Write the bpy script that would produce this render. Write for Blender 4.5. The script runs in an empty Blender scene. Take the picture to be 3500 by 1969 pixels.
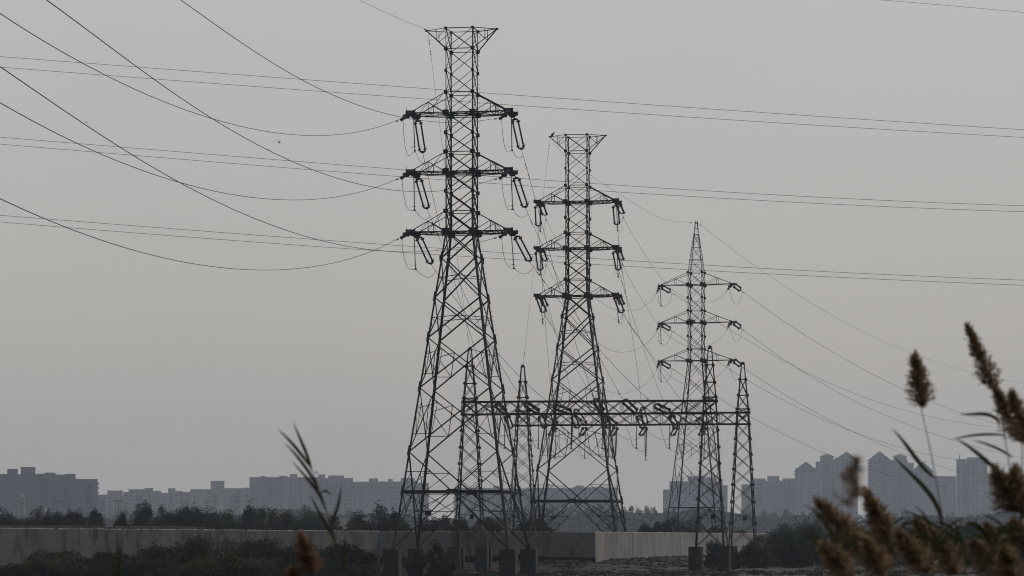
import bpy, math, random
import numpy as np
from mathutils import Vector, Matrix

R = math.radians
S = bpy.context.scene
COL = S.collection
F = 10450.0            # focal length in photo pixels (3500 wide)
HY, CX = 1828.0, 1750.0
G = 3.65               # the flat ground lies this far below the camera

# ------------------------------------------------------------ camera, sky, sun
cd = bpy.data.cameras.new('camera'); cam = bpy.data.objects.new('camera', cd); COL.objects.link(cam)
cam.location = (0, 0, 0); cam.rotation_euler = (R(90), 0, 0)
cd.sensor_width = 36; cd.lens = 36 * F / 3500; cd.shift_y = (HY - 984.5) / 3500
cd.clip_start = 0.5; cd.clip_end = 30000
cd.dof.use_dof = True; cd.dof.focus_distance = 300; cd.dof.aperture_fstop = 6.8
S.camera = cam
S.view_settings.view_transform = 'Standard'; S.view_settings.look = 'None'
S.view_settings.exposure = 0; S.view_settings.gamma = 1
try: S.view_settings.use_curve_mapping = False
except Exception: pass
S.render.engine = 'CYCLES'
S.cycles.use_denoising = True; S.cycles.filter_width = 1.05
S.cycles.max_bounces = 4; S.cycles.diffuse_bounces = 2; S.cycles.volume_bounces = 1
S.cycles.transparent_max_bounces = 8

SUN_AZ, SUN_EL = 68.0, 38.0     # degrees right of the view axis, height
w = bpy.data.worlds.new('World'); S.world = w; w.use_nodes = True
nt = w.node_tree; nt.nodes.clear()
def N(nt, t, **k):
    n = nt.nodes.new(t)
    for a, b in k.items(): setattr(n, a, b)
    return n
out = N(nt, 'ShaderNodeOutputWorld')
sky = N(nt, 'ShaderNodeTexSky'); sky.sky_type = 'NISHITA'; sky.sun_disc = False
sky.sun_elevation = R(SUN_EL); sky.sun_rotation = R(SUN_AZ); sky.dust_density = 5; sky.air_density = 1.5
bg1 = N(nt, 'ShaderNodeBackground'); bg1.inputs[1].default_value = 0.006
nt.links.new(sky.outputs[0], bg1.inputs[0])
geo = N(nt, 'ShaderNodeTexCoord'); sep = N(nt, 'ShaderNodeSeparateXYZ')
nt.links.new(geo.outputs['Generated'], sep.inputs[0])
ramp = N(nt, 'ShaderNodeValToRGB')   # overcast veil: colour by elevation
cr = ramp.color_ramp
SKY = [(0.0, (.406, .370, .338)), (.03, (.416, .384, .352)), (.09, (.460, .439, .416)), (.13, (.473, .463, .448)),
       (.175, (.485, .485, .479)), (.42, (.95, .98, 1.02)), (1, (1.25, 1.3, 1.4))]
while len(cr.elements) < len(SKY): cr.elements.new(.5)
for e, (p, c) in zip(cr.elements, SKY): e.position = p; e.color = (*c, 1)
nt.links.new(sep.outputs['Z'], ramp.inputs[0])
dotn = N(nt, 'ShaderNodeVectorMath', operation='DOT_PRODUCT')
nt.links.new(geo.outputs['Generated'], dotn.inputs[0])
ga = R(8); dotn.inputs[1].default_value = (math.sin(ga), math.cos(ga), 0)
mr = N(nt, 'ShaderNodeMapRange', interpolation_type='SMOOTHSTEP')
mr.inputs[1].default_value = -.3; mr.inputs[2].default_value = .98
mr.inputs[3].default_value = .20; mr.inputs[4].default_value = 1.0
nt.links.new(dotn.outputs['Value'], mr.inputs[0])
cl = N(nt, 'ShaderNodeTexNoise'); cl.inputs['Scale'].default_value = 3.0; cl.inputs['Detail'].default_value = 3
nt.links.new(geo.outputs['Generated'], cl.inputs[0])
mc = N(nt, 'ShaderNodeMapRange'); mc.inputs[1].default_value = .3; mc.inputs[2].default_value = .7
mc.inputs[3].default_value = .965; mc.inputs[4].default_value = 1.035
nt.links.new(cl.outputs[0], mc.inputs[0])
mm = N(nt, 'ShaderNodeMath', operation='MULTIPLY')
nt.links.new(mr.outputs[0], mm.inputs[0]); nt.links.new(mc.outputs[0], mm.inputs[1])
bg2 = N(nt, 'ShaderNodeBackground')
nt.links.new(ramp.outputs[0], bg2.inputs[0]); nt.links.new(mm.outputs[0], bg2.inputs[1])
add = N(nt, 'ShaderNodeAddShader')
nt.links.new(bg1.outputs[0], add.inputs[0]); nt.links.new(bg2.outputs[0], add.inputs[1]); nt.links.new(add.outputs[0], out.inputs[0])

sl = bpy.data.lights.new('sun', 'SUN'); sl.energy = 1.0; sl.angle = R(14); sl.color = (1, .93, .84)
so = bpy.data.objects.new('sun', sl); COL.objects.link(so)
sd = Vector((math.sin(R(SUN_AZ)) * math.cos(R(SUN_EL)), math.cos(R(SUN_AZ)) * math.cos(R(SUN_EL)), math.sin(R(SUN_EL))))
so.rotation_euler = (-sd).to_track_quat('-Z', 'Y').to_euler()

# ------------------------------------------------------------ helpers
def P(px, py, D): return Vector(((px - CX) / F * D, D, (HY - py) / F * D))
def nrm(v):
    v = Vector(v); l = v.length
    return v / l if l > 1e-9 else Vector((0, 0, 1))

class MB:
    def __init__(s): s.v = []; s.f = []
    def ring(s, pts):
        b = len(s.v); s.v += [tuple(p) for p in pts]; return b
    def bar(s, p, q, w, w2=None, t=None, ref=(.31, .2, .93)):
        """steel angle from p to q, flange w"""
        w *= .8; w2 = w2 * .8 if w2 else None
        p, q = Vector(p), Vector(q); d = nrm(q - p); r = Vector(ref)
        if abs(d.dot(r)) > .97: r = Vector((1, .2, 0))
        a = nrm(d.cross(r)); b = d.cross(a); w2 = w2 or w
        def prof(c, w):
            t_ = t or max(.012, w * .16); h = w / 2
            return [c + a * x + b * y for x, y in ((-h, -h), (h, -h), (h, -h + t_), (-h + t_, -h + t_), (-h + t_, h), (-h, h))]
        i = s.ring(prof(p, w)); j = s.ring(prof(q, w2))
        for k in range(6): s.f.append((i + k, i + (k + 1) % 6, j + (k + 1) % 6, j + k))
        s.f += [(i + 3, i + 2, i + 1, i), (i + 5, i + 4, i + 3, i), (j, j + 1, j + 2, j + 3), (j, j + 3, j + 4, j + 5)]
    def box(s, c, d, rz=0, ax=None):
        c = Vector(c); hx, hy, hz = d[0] / 2, d[1] / 2, d[2] / 2
        if ax: X, Y, Z = ax
        else: X = Vector((math.cos(rz), math.sin(rz), 0)); Y = Vector((-math.sin(rz), math.cos(rz), 0)); Z = Vector((0, 0, 1))
        i = s.ring([c + X * (sx * hx) + Y * (sy * hy) + Z * (sz * hz) for sz in (-1, 1) for sx, sy in ((-1, -1), (1, -1), (1, 1), (-1, 1))])
        s.f += [(i + 3, i + 2, i + 1, i), (i + 4, i + 5, i + 6, i + 7)] + [(i + k, i + (k + 1) % 4, i + 4 + (k + 1) % 4, i + 4 + k) for k in range(4)]
    def tube(s, pts, r, n=6):
        pts = [Vector(p) for p in pts]; rs = r if isinstance(r, (list, tuple)) else [r] * len(pts)
        prev = None; rings = []
        for k, p in enumerate(pts):
            d = nrm(pts[min(k + 1, len(pts) - 1)] - pts[max(k - 1, 0)])
            if prev is None:
                ref = Vector((0, 0, 1)) if abs(d.z) < .9 else Vector((1, 0, 0)); a = nrm(d.cross(ref))
            else: a = nrm(prev - d * prev.dot(d))
            prev = a; b = d.cross(a)
            rings.append(s.ring([p + (a * math.cos(2 * math.pi * m / n) + b * math.sin(2 * math.pi * m / n)) * rs[k] for m in range(n)]))
        for i, j in zip(rings, rings[1:]):
            for m in range(n): s.f.append((i + m, i + (m + 1) % n, j + (m + 1) % n, j + m))
        s.f.append(tuple(rings[0] + m for m in reversed(range(n)))); s.f.append(tuple(rings[-1] + m for m in range(n)))
    def lathe(s, p, q, prof, n=8):
        """prof: list of (t 0..1 along p-q, radius)"""
        p, q = Vector(p), Vector(q)
        s.tube_rings([p.lerp(q, t) for t, _ in prof], [r for _, r in prof], nrm(q - p), n)
    def tube_rings(s, cs, rs, d, n):
        ref = Vector((0, 0, 1)) if abs(d.z) < .9 else Vector((1, 0, 0)); a = nrm(d.cross(ref)); b = d.cross(a); rings = []
        for c, r in zip(cs, rs):
            rings.append(s.ring([c + (a * math.cos(2 * math.pi * m / n) + b * math.sin(2 * math.pi * m / n)) * max(r, .001) for m in range(n)]))
        for i, j in zip(rings, rings[1:]):
            for m in range(n): s.f.append((i + m, i + (m + 1) % n, j + (m + 1) % n, j + m))
        s.f.append(tuple(rings[0] + m for m in reversed(range(n)))); s.f.append(tuple(rings[-1] + m for m in range(n)))
    def torus(s, c, ax, R_, r, n=14, a0=0, a1=2 * math.pi):
        c = Vector(c); d = nrm(ax); ref = Vector((0, 0, 1)) if abs(d.z) < .9 else Vector((1, 0, 0)); a = nrm(d.cross(ref)); b = d.cross(a)
        s.tube([c + (a * math.cos(a0 + (a1 - a0) * k / n) + b * math.sin(a0 + (a1 - a0) * k / n)) * R_ for k in range(n + 1)], r, 5)
    def poly(s, pts, nrml, th):
        nv = nrm(nrml) * (th / 2); n = len(pts)
        i = s.ring([Vector(p) - nv for p in pts]); j = s.ring([Vector(p) + nv for p in pts])
        s.f.append(tuple(i + k for k in reversed(range(n)))); s.f.append(tuple(j + k for k in range(n)))
        for k in range(n): s.f.append((i + k, i + (k + 1) % n, j + (k + 1) % n, j + k))
    def blob(s, c, r, rnd, n=7, m=5, rough=.2):
        c = Vector(c); rings = []
        for i in range(m + 1):
            th = math.pi * i / m; pts = []
            for k in range(n):
                ph = 2 * math.pi * k / n; rr = 1 + rnd.uniform(-rough, rough)
                pts.append(c + Vector((r[0] * math.sin(th) * math.cos(ph), r[1] * math.sin(th) * math.sin(ph), r[2] * math.cos(th))) * rr)
            rings.append(s.ring(pts))
        for i, j in zip(rings, rings[1:]):
            for k in range(n): s.f.append((i + k, j + k, j + (k + 1) % n, i + (k + 1) % n))
    def build(s, name, m, parent=None, org=(0, 0, 0), smooth=False):
        o_ = Vector(org); me = bpy.data.meshes.new(name)
        me.from_pydata([tuple(Vector(v) - o_) for v in s.v], [], s.f); me.materials.append(m)
        if smooth: me.polygons.foreach_set('use_smooth', [True] * len(me.polygons))
        me.update()
        o = bpy.data.objects.new(name, me); COL.objects.link(o)
        if parent: o.parent = parent
        else: o.location = o_
        return o

def tag(o, label, cat, group=None, kind=None):
    if kind: o['kind'] = kind
    if label: o['label'] = label
    if cat: o['category'] = cat
    if group: o['group'] = group
    return o
def thing(name, label, cat, loc=(0, 0, 0), rz=0, group=None):
    o = bpy.data.objects.new(name, None); COL.objects.link(o); o.location = loc; o.rotation_euler = (0, 0, rz)
    return tag(o, label, cat, group)
def struct(name, mb, m):
    o = mb.build(name, m); o['kind'] = 'structure'; return o
def copy_tree(o, parent=None):
    c = o.copy(); COL.objects.link(c); c.parent = parent
    for ch in list(o.children): copy_tree(ch, c)
    return c
ORD = 'first second third fourth fifth sixth seventh eighth ninth tenth eleventh twelfth thirteenth fourteenth fifteenth sixteenth seventeenth eighteenth nineteenth twentieth'.split()
def nth(i, n, what, frm='left', far='right'):
    """words for the i-th of n counted from one side"""
    if i == 0: return f'{frm}most {what}'
    if i == n - 1: return f'{far}most {what}'
    if i < n / 2: return f'{ORD[i]} {what} from the {frm}'
    return f'{ORD[n - 1 - i]} {what} from the {far}'

# ------------------------------------------------------------ materials
def mat(name, c, rough=.8, metal=0, spec=.3, noise=None, bump=None, coords='Object'):
    m = bpy.data.materials.new(name); m.use_nodes = True; t = m.node_tree; b = t.nodes['Principled BSDF']
    b.inputs['Base Color'].default_value = (*c, 1); b.inputs['Roughness'].default_value = rough
    b.inputs['Metallic'].default_value = metal; b.inputs['Specular IOR Level'].default_value = spec
    if noise:   # (scale xyz, second colour, low, high)
        sc, c2, lo, hi = noise
        tc = N(t, 'ShaderNodeTexCoord'); mp = N(t, 'ShaderNodeMapping'); mp.inputs['Scale'].default_value = sc
        nz = N(t, 'ShaderNodeTexNoise'); nz.inputs['Scale'].default_value = 1; nz.inputs['Detail'].default_value = 6
        rp = N(t, 'ShaderNodeValToRGB'); rp.color_ramp.elements[0].position = lo; rp.color_ramp.elements[1].position = hi
        rp.color_ramp.elements[0].color = (*c, 1); rp.color_ramp.elements[1].color = (*c2, 1)
        t.links.new(tc.outputs[coords], mp.inputs[0]); t.links.new(mp.outputs[0], nz.inputs[0])
        t.links.new(nz.outputs[0], rp.inputs[0]); t.links.new(rp.outputs[0], b.inputs['Base Color'])
        if bump:
            bp = N(t, 'ShaderNodeBump'); bp.inputs['Strength'].default_value = bump; bp.inputs['Distance'].default_value = .1
            t.links.new(nz.outputs[0], bp.inputs['Height']); t.links.new(bp.outputs[0], b.inputs['Normal'])
    return m
M = {}
M['steel'] = mat('weathered_steel', (.042, .044, .039), .75, .1, noise=((.6, .6, .3), (.016, .017, .014), .35, .7))
M['steel_far'] = mat('galvanised_steel', (.045, .047, .044), .75, .1, noise=((.6, .6, .3), (.022, .023, .021), .35, .7))
M['wire'] = mat('dull_conductor', (.06, .06, .06), .7, .2)
M['polymer'] = mat('dark_insulator', (.035, .03, .028), .6)
M['glassins'] = mat('brown_porcelain', (.03, .022, .018), .35)
M['fitting'] = mat('line_fitting', (.07, .07, .068), .6, .3)
M['sign'] = mat('painted_sign_back', (.02, .022, .025), .8)
M['block'] = mat('foundation_concrete', (.045, .043, .04), .95, noise=((1.5, 1.5, .7), (.028, .028, .026), .35, .68), bump=.3)
M['bark'] = mat('bark', (.06, .045, .035), .95)
M['glass'] = mat('dark_pane', (.15, .15, .155), .6)
M['nest'] = mat('nest_twigs', (.05, .04, .03), .95)
M['bird'] = mat('feathers', (.02, .02, .02), .9)
def leafmat(name, c, c2, tr=.25, sc=.6):
    m = bpy.data.materials.new(name); m.use_nodes = True; t = m.node_tree; b = t.nodes['Principled BSDF']
    g = N(t, 'ShaderNodeNewGeometry'); rp = N(t, 'ShaderNodeValToRGB')
    rp.color_ramp.elements[0].color = (*c, 1); rp.color_ramp.elements[1].color = (*c2, 1)
    t.links.new(g.outputs['Random Per Island'], rp.inputs[0]); t.links.new(rp.outputs[0], b.inputs['Base Color'])
    b.inputs['Roughness'].default_value = .7; b.inputs['Specular IOR Level'].default_value = .2
    if tr:
        tl = N(t, 'ShaderNodeBsdfTranslucent'); mx = N(t, 'ShaderNodeMixShader'); mx.inputs[0].default_value = tr
        t.links.new(rp.outputs[0], tl.inputs[0]); t.links.new(b.outputs[0], mx.inputs[1]); t.links.new(tl.outputs[0], mx.inputs[2])
        t.links.new(mx.outputs[0], t.nodes['Material Output'].inputs[0])
    return m
M['leaf_dark'] = leafmat('shrub_leaves', (.007, .011, .005), (.036, .046, .014))
M['leaf_yel'] = leafmat('yellowing_leaves', (.009, .012, .005), (.075, .08, .016), .3)
M['leaf_grey'] = leafmat('dusty_leaves', (.012, .016, .011), (.042, .046, .03))
M['leaf_far'] = leafmat('far_leaves', (.018, .024, .016), (.04, .048, .03), .15)
M['plume'] = leafmat('reed_plume', (.035, .024, .014), (.46, .31, .18), .5)
M['plume_red'] = leafmat('russet_plume', (.09, .055, .035), (.42, .26, .16), .4)
M['reed_leaf'] = leafmat('reed_blade', (.025, .03, .012), (.06, .062, .025), .3)
M['reed_stem'] = mat('reed_cane', (.075, .068, .04), .7)

# concrete of the long wall: vertical runs of dirt, each with a shape of its own
def wallmat(c=(.215, .207, .195), st=.45):
    m = bpy.data.materials.new('streaked_concrete'); m.use_nodes = True; t = m.node_tree; b = t.nodes['Principled BSDF']
    b.inputs['Roughness'].default_value = .92; b.inputs['Specular IOR Level'].default_value = .2
    tc = N(t, 'ShaderNodeTexCoord')
    def nz(scale, det, lo, hi, a, c):
        mp = N(t, 'ShaderNodeMapping'); mp.inputs['Scale'].default_value = scale; n = N(t, 'ShaderNodeTexNoise')
        n.inputs['Scale'].default_value = 1; n.inputs['Detail'].default_value = det
        r = N(t, 'ShaderNodeMapRange'); r.inputs[1].default_value = lo; r.inputs[2].default_value = hi; r.inputs[3].default_value = a; r.inputs[4].default_value = c
        t.links.new(tc.outputs['Object'], mp.inputs[0]); t.links.new(mp.outputs[0], n.inputs[0]); t.links.new(n.outputs[0], r.inputs[0]); return r.outputs[0]
    def mul(x, y):
        q = N(t, 'ShaderNodeMath', operation='MULTIPLY'); t.links.new(x, q.inputs[0]); t.links.new(y, q.inputs[1]); return q.outputs[0]
    v = mul(mul(nz((1.3, 1.1, .12), 6, .3, .7, .86, 1.09), nz((.35, .25, .25), 4, .35, .65, .85, 1.12)),
            mul(nz((1.1, 1.1, .35), 6, .53, .70, 1.0, st), nz((9, 5, 3), 5, .3, .7, .95, 1.05)))
    rgb = N(t, 'ShaderNodeVectorMath', operation='SCALE'); rgb.inputs[0].default_value = c
    t.links.new(v, rgb.inputs['Scale']); t.links.new(rgb.outputs[0], b.inputs['Base Color'])
    return m
M['wall'] = wallmat(); M['wall_stained'] = wallmat((.135, .133, .128), .35)

# ------------------------------------------------------------ ground
def sm(a, b, x):
    x = min(1, max(0, (x - a) / (b - a))); return x * x * (3 - 2 * x)
rnd = random.Random(5)
WALL = [(-900, 235, 1797), (0, 270, 1807), (1300, 308, 1816.5), (2035, 310, 1820), (2345, 382, 1822.5), (2660, 470, 1825)]  # px, D, top py
WXY = [((px - CX) / F * D, D) for px, D, _ in WALL]
def wall_dist(x, y):
    best = 1e9
    for (ax, ay), (bx, by) in zip(WXY, WXY[1:]):
        dx, dy = bx - ax, by - ay; t = max(0, min(1, ((x - ax) * dx + (y - ay) * dy) / (dx * dx + dy * dy)))
        best = min(best, math.hypot(x - ax - t * dx, y - ay - t * dy))
    return best
def gz(x, y):
    z = -G + 1.55 * (1 - sm(20, 70, y))
    if 180 < y < 520 and -60 < x < 70:
        d = wall_dist(x, y); z += .8 * (1 - sm(1.0, 11, d))
        z += .28 * (.5 + .5 * math.sin(x * .8 + 1.3 * math.sin(y * .17))) * math.sin(y * .31 + x * .23) * (1 - sm(0, 28, abs(y - 305)))
    return z
def ground():
    mb = MB()
    xs = [-4000, -1500, -600, -300, -150, -80] + [x * 1.2 for x in range(-50, 51)] + [80, 150, 300, 600, 1500, 4000]
    ys = [-60, 0, 20, 40, 60, 90, 120, 150, 180, 200, 220] + [240 + k * 1.5 for k in range(95)] + [390, 420, 450, 480, 520, 600, 800, 1200, 2000, 3900]
    for y in ys:
        for x in xs: mb.v.append((x, y, gz(x, y) + (rnd.uniform(-.05, .05) if 250 < y < 345 and abs(x) < 60 else 0)))
    n = len(xs)
    for j in range(len(ys) - 1):
        for i in range(n - 1): mb.f.append((j * n + i, j * n + i + 1, (j + 1) * n + i + 1, (j + 1) * n + i))
    m = mat('dry_earth', (.045, .031, .022), .95, noise=((.5, .3, 1), (.009, .008, .007), .40, .6), bump=.6)
    o = struct('ground', mb, m)
    o.data.polygons.foreach_set('use_smooth', [True] * len(o.data.polygons))
ground()

# loose stones and clods thrown up along the wall foot
def rubble():
    mb = MB(); r = random.Random(8)
    def put(x, y, s):
        mb.blob((x, y, gz(x, y) + s * .25), (s * r.uniform(.7, 1.3), s * r.uniform(.7, 1.3), s * r.uniform(.4, .8)), r, 6, 4, .28)
    for k in range(520):
        y = r.uniform(282, 322); x = r.uniform((1330 - CX) / F * y, (2480 - CX) / F * y); put(x, y, r.uniform(.05, .2))
    for cx, cy, n, sp in ((2230, 335, 90, 2.6), (2300, 320, 60, 2.0), (2380, 345, 80, 3.0), (2190, 312, 70, 2.2), (1600, 312, 50, 2.0), (1960, 308, 60, 3)):
        c = P(cx, HY, cy)
        for k in range(n):
            a = r.gauss(0, sp * .6), r.gauss(0, sp * .6); put(c.x + a[0], c.y + a[1], r.uniform(.1, .42))
    o = mb.build('rubble', mat('rubble_stone', (.085, .066, .047), .95, noise=((2, 2, 2), (.025, .021, .017), .4, .65)))
    tag(o, 'loose stones and clods strewn along the foot of the wall', 'rubble', kind='stuff')
rubble()

def weeds():
    g = np.random.default_rng(31); C_, A_, B_ = [], [], []
    for k in range(760):
        D = g.uniform(262, 306); px = g.uniform(1290, 2500) if k % 2 else g.uniform(1290, 3560); x = (px - CX) / F * D
        if g.random() < .35 and 2060 < px < 2480: continue
        h = g.uniform(.12, .5) * (1.5 if px > 2500 else 1); rr = g.uniform(.25, .9); n = int(130 * rr * (1 + h)); z0 = gz(x, D)
        for q_ in range(n):
            a = g.uniform(0, 6.28); d = rr * math.sqrt(g.random()); cx, cy = x + d * math.cos(a), D + d * math.sin(a)
            t = h * g.uniform(.3, 1) * (1 - .6 * d / rr); ln = Vector((g.normal(0, .35), g.normal(0, .35), 1)).normalized() * t * .5
            C_.append((cx, cy, z0 + t * .45)); A_.append(tuple(ln)); B_.append((g.uniform(.012, .03) * math.cos(a), g.uniform(.012, .03) * math.sin(a), 0))
    o = quads('weeds', np.array(C_), np.array(A_), np.array(B_) * 1.6, M['leaf_dark'], None, (0, 0, 0)); tag(o, 'low dry weeds and grass around the pylon feet', 'weeds', kind='stuff')

# ------------------------------------------------------------ the long wall
def long_wall():
    base = Vector((WXY[3][0], WXY[3][1], -G))
    t = thing('boundary_wall', 'long streaked grey concrete wall with a bend, crossing behind the pylon feet', 'wall', base)
    H = .22; pts = [(Vector((x, y, 0)), (HY - py) / F * D) for (x, y), (px, D, py) in zip(WXY, WALL)]
    for k, ((a, za), (b, zb)) in enumerate(zip(pts, pts[1:])):
        mb = MB(); d = nrm(b - a); nv = Vector((-d.y, d.x, 0)); L = (b - a).length; n = max(2, int(L / 3))
        vals = []
        for i in range(n + 1):
            u = i / n; p = a.lerp(b, u); z = za + (zb - za) * u; e = .02 * math.sin(i * 2.1 + k)
            vals.append((p, z + e))
        for (p, z), (q, z2) in zip(vals, vals[1:]):
            i = mb.ring([(p.x, p.y, -G - .8), (q.x, q.y, -G - .8), (q.x, q.y, z2), (p.x, p.y, z)])
            j = mb.ring([(p.x + nv.x * H, p.y + nv.y * H, -G - .8), (q.x + nv.x * H, q.y + nv.y * H, -G - .8), (q.x + nv.x * H, q.y + nv.y * H, z2), (p.x + nv.x * H, p.y + nv.y * H, z)])
            mb.f += [(i, i + 1, i + 2, i + 3), (j + 3, j + 2, j + 1, j), (i + 3, i + 2, j + 2, j + 3)]
        i0 = 0; mb.f += [(0, 3, 7, 4), (len(mb.v) - 7, len(mb.v) - 3, len(mb.v) - 2, len(mb.v) - 6)]
        mb.build('wall_panel', M['wall_stained' if k < 2 else 'wall'], t, base)
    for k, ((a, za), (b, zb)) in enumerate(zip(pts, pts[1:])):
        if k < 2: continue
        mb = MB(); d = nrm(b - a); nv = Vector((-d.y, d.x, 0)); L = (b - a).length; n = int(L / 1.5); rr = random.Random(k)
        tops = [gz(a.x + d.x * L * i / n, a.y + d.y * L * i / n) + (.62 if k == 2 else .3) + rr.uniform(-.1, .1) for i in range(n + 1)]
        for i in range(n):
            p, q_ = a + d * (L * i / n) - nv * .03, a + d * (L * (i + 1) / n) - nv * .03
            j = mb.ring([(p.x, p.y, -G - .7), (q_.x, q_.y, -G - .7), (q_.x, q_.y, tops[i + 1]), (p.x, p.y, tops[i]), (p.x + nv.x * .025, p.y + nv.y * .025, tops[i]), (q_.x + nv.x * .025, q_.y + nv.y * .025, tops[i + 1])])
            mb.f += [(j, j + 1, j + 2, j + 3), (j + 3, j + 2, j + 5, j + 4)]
        mb.build('dark_foot_strip', mat('foot_strip_black', (.006, .006, .006), .95), t, base)  # near-black strip with an uneven top edge along the foot of the wall
    g = MB(); r = random.Random(3)
    for (a, za), (b, zb) in zip(pts, pts[1:]):
        L = (b - a).length; d = nrm(b - a); nv = Vector((-d.y, d.x, 0)); x = 0
        while x < L:
            p = a + d * x + nv * .1; z = za + (zb - za) * x / L
            if r.random() < .8: g.box((p.x, p.y, z + .03), (r.uniform(.08, .3), .16, r.uniform(.03, .11)), math.atan2(d.y, d.x) + r.uniform(-.3, .3))
            x += r.uniform(.12, .45)
    o = g.build('broken_glass', mat('mortar_and_glass', (.62, .6, .56), .5), t, base); o['kind'] = 'stuff'
    # earth filled behind the left run of the wall
    mb = MB(); prof = []
    for i in range(13):
        u = i / 12; px = -300 + u * 1000; D = 276 + u * 32
        py = 1795 + 6 * u + 1.2 * math.sin(i * 1.7); prof.append((P(px, py, D), P(px, py - .5, D + 14)))
    for (a, b), (c, d) in zip(prof, prof[1:]):
        i = mb.ring([(a.x, a.y, -G - .2), (c.x, c.y, -G - .2), c, a, b, d])
        mb.f += [(i, i + 1, i + 2, i + 3), (i + 3, i + 2, i + 5, i + 4)]
    struct('earth_bank', mb, mat('bank_soil', (.1, .09, .075), .95, noise=((.8, .8, .8), (.05, .05, .035), .4, .6)))
long_wall()

# ------------------------------------------------------------ lattice parts
def corner(hw, i): return ((-1, -1), (1, -1), (1, 1), (-1, 1))[i][0] * hw, ((-1, -1), (1, -1), (1, 1), (-1, 1))[i][1] * hw
def plate(mb, c, axis, w_, h_, th=.025, cut=.25):
    """gusset plate, octagonal, lying in the face whose normal is axis"""
    c = Vector(c); U = Vector((1, 0, 0)) if abs(axis[1]) > .5 else Vector((0, 1, 0)); Z = Vector((0, 0, 1)); k = 1 - cut
    mb.poly([c + U * (w_ * a) + Z * (h_ * b) for a, b in ((-k, -1), (k, -1), (1, -k), (1, k), (k, 1), (-k, 1), (-1, k), (-1, -k))], axis, th)

def foundation(t, hwb, ztop, size, g=0.0, zb=-.6):
    for i in range(4):
        x, y = corner(hwb, i); mb = MB(); h = ztop - zb; s_ = size / 2
        mb.box((x, y, zb + h / 2), (size, size, h))
        mb.box((x, y, ztop + .03), (size * .55, size * .55, .09))
        mb.build('foundation_block', M['block'], t)

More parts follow.
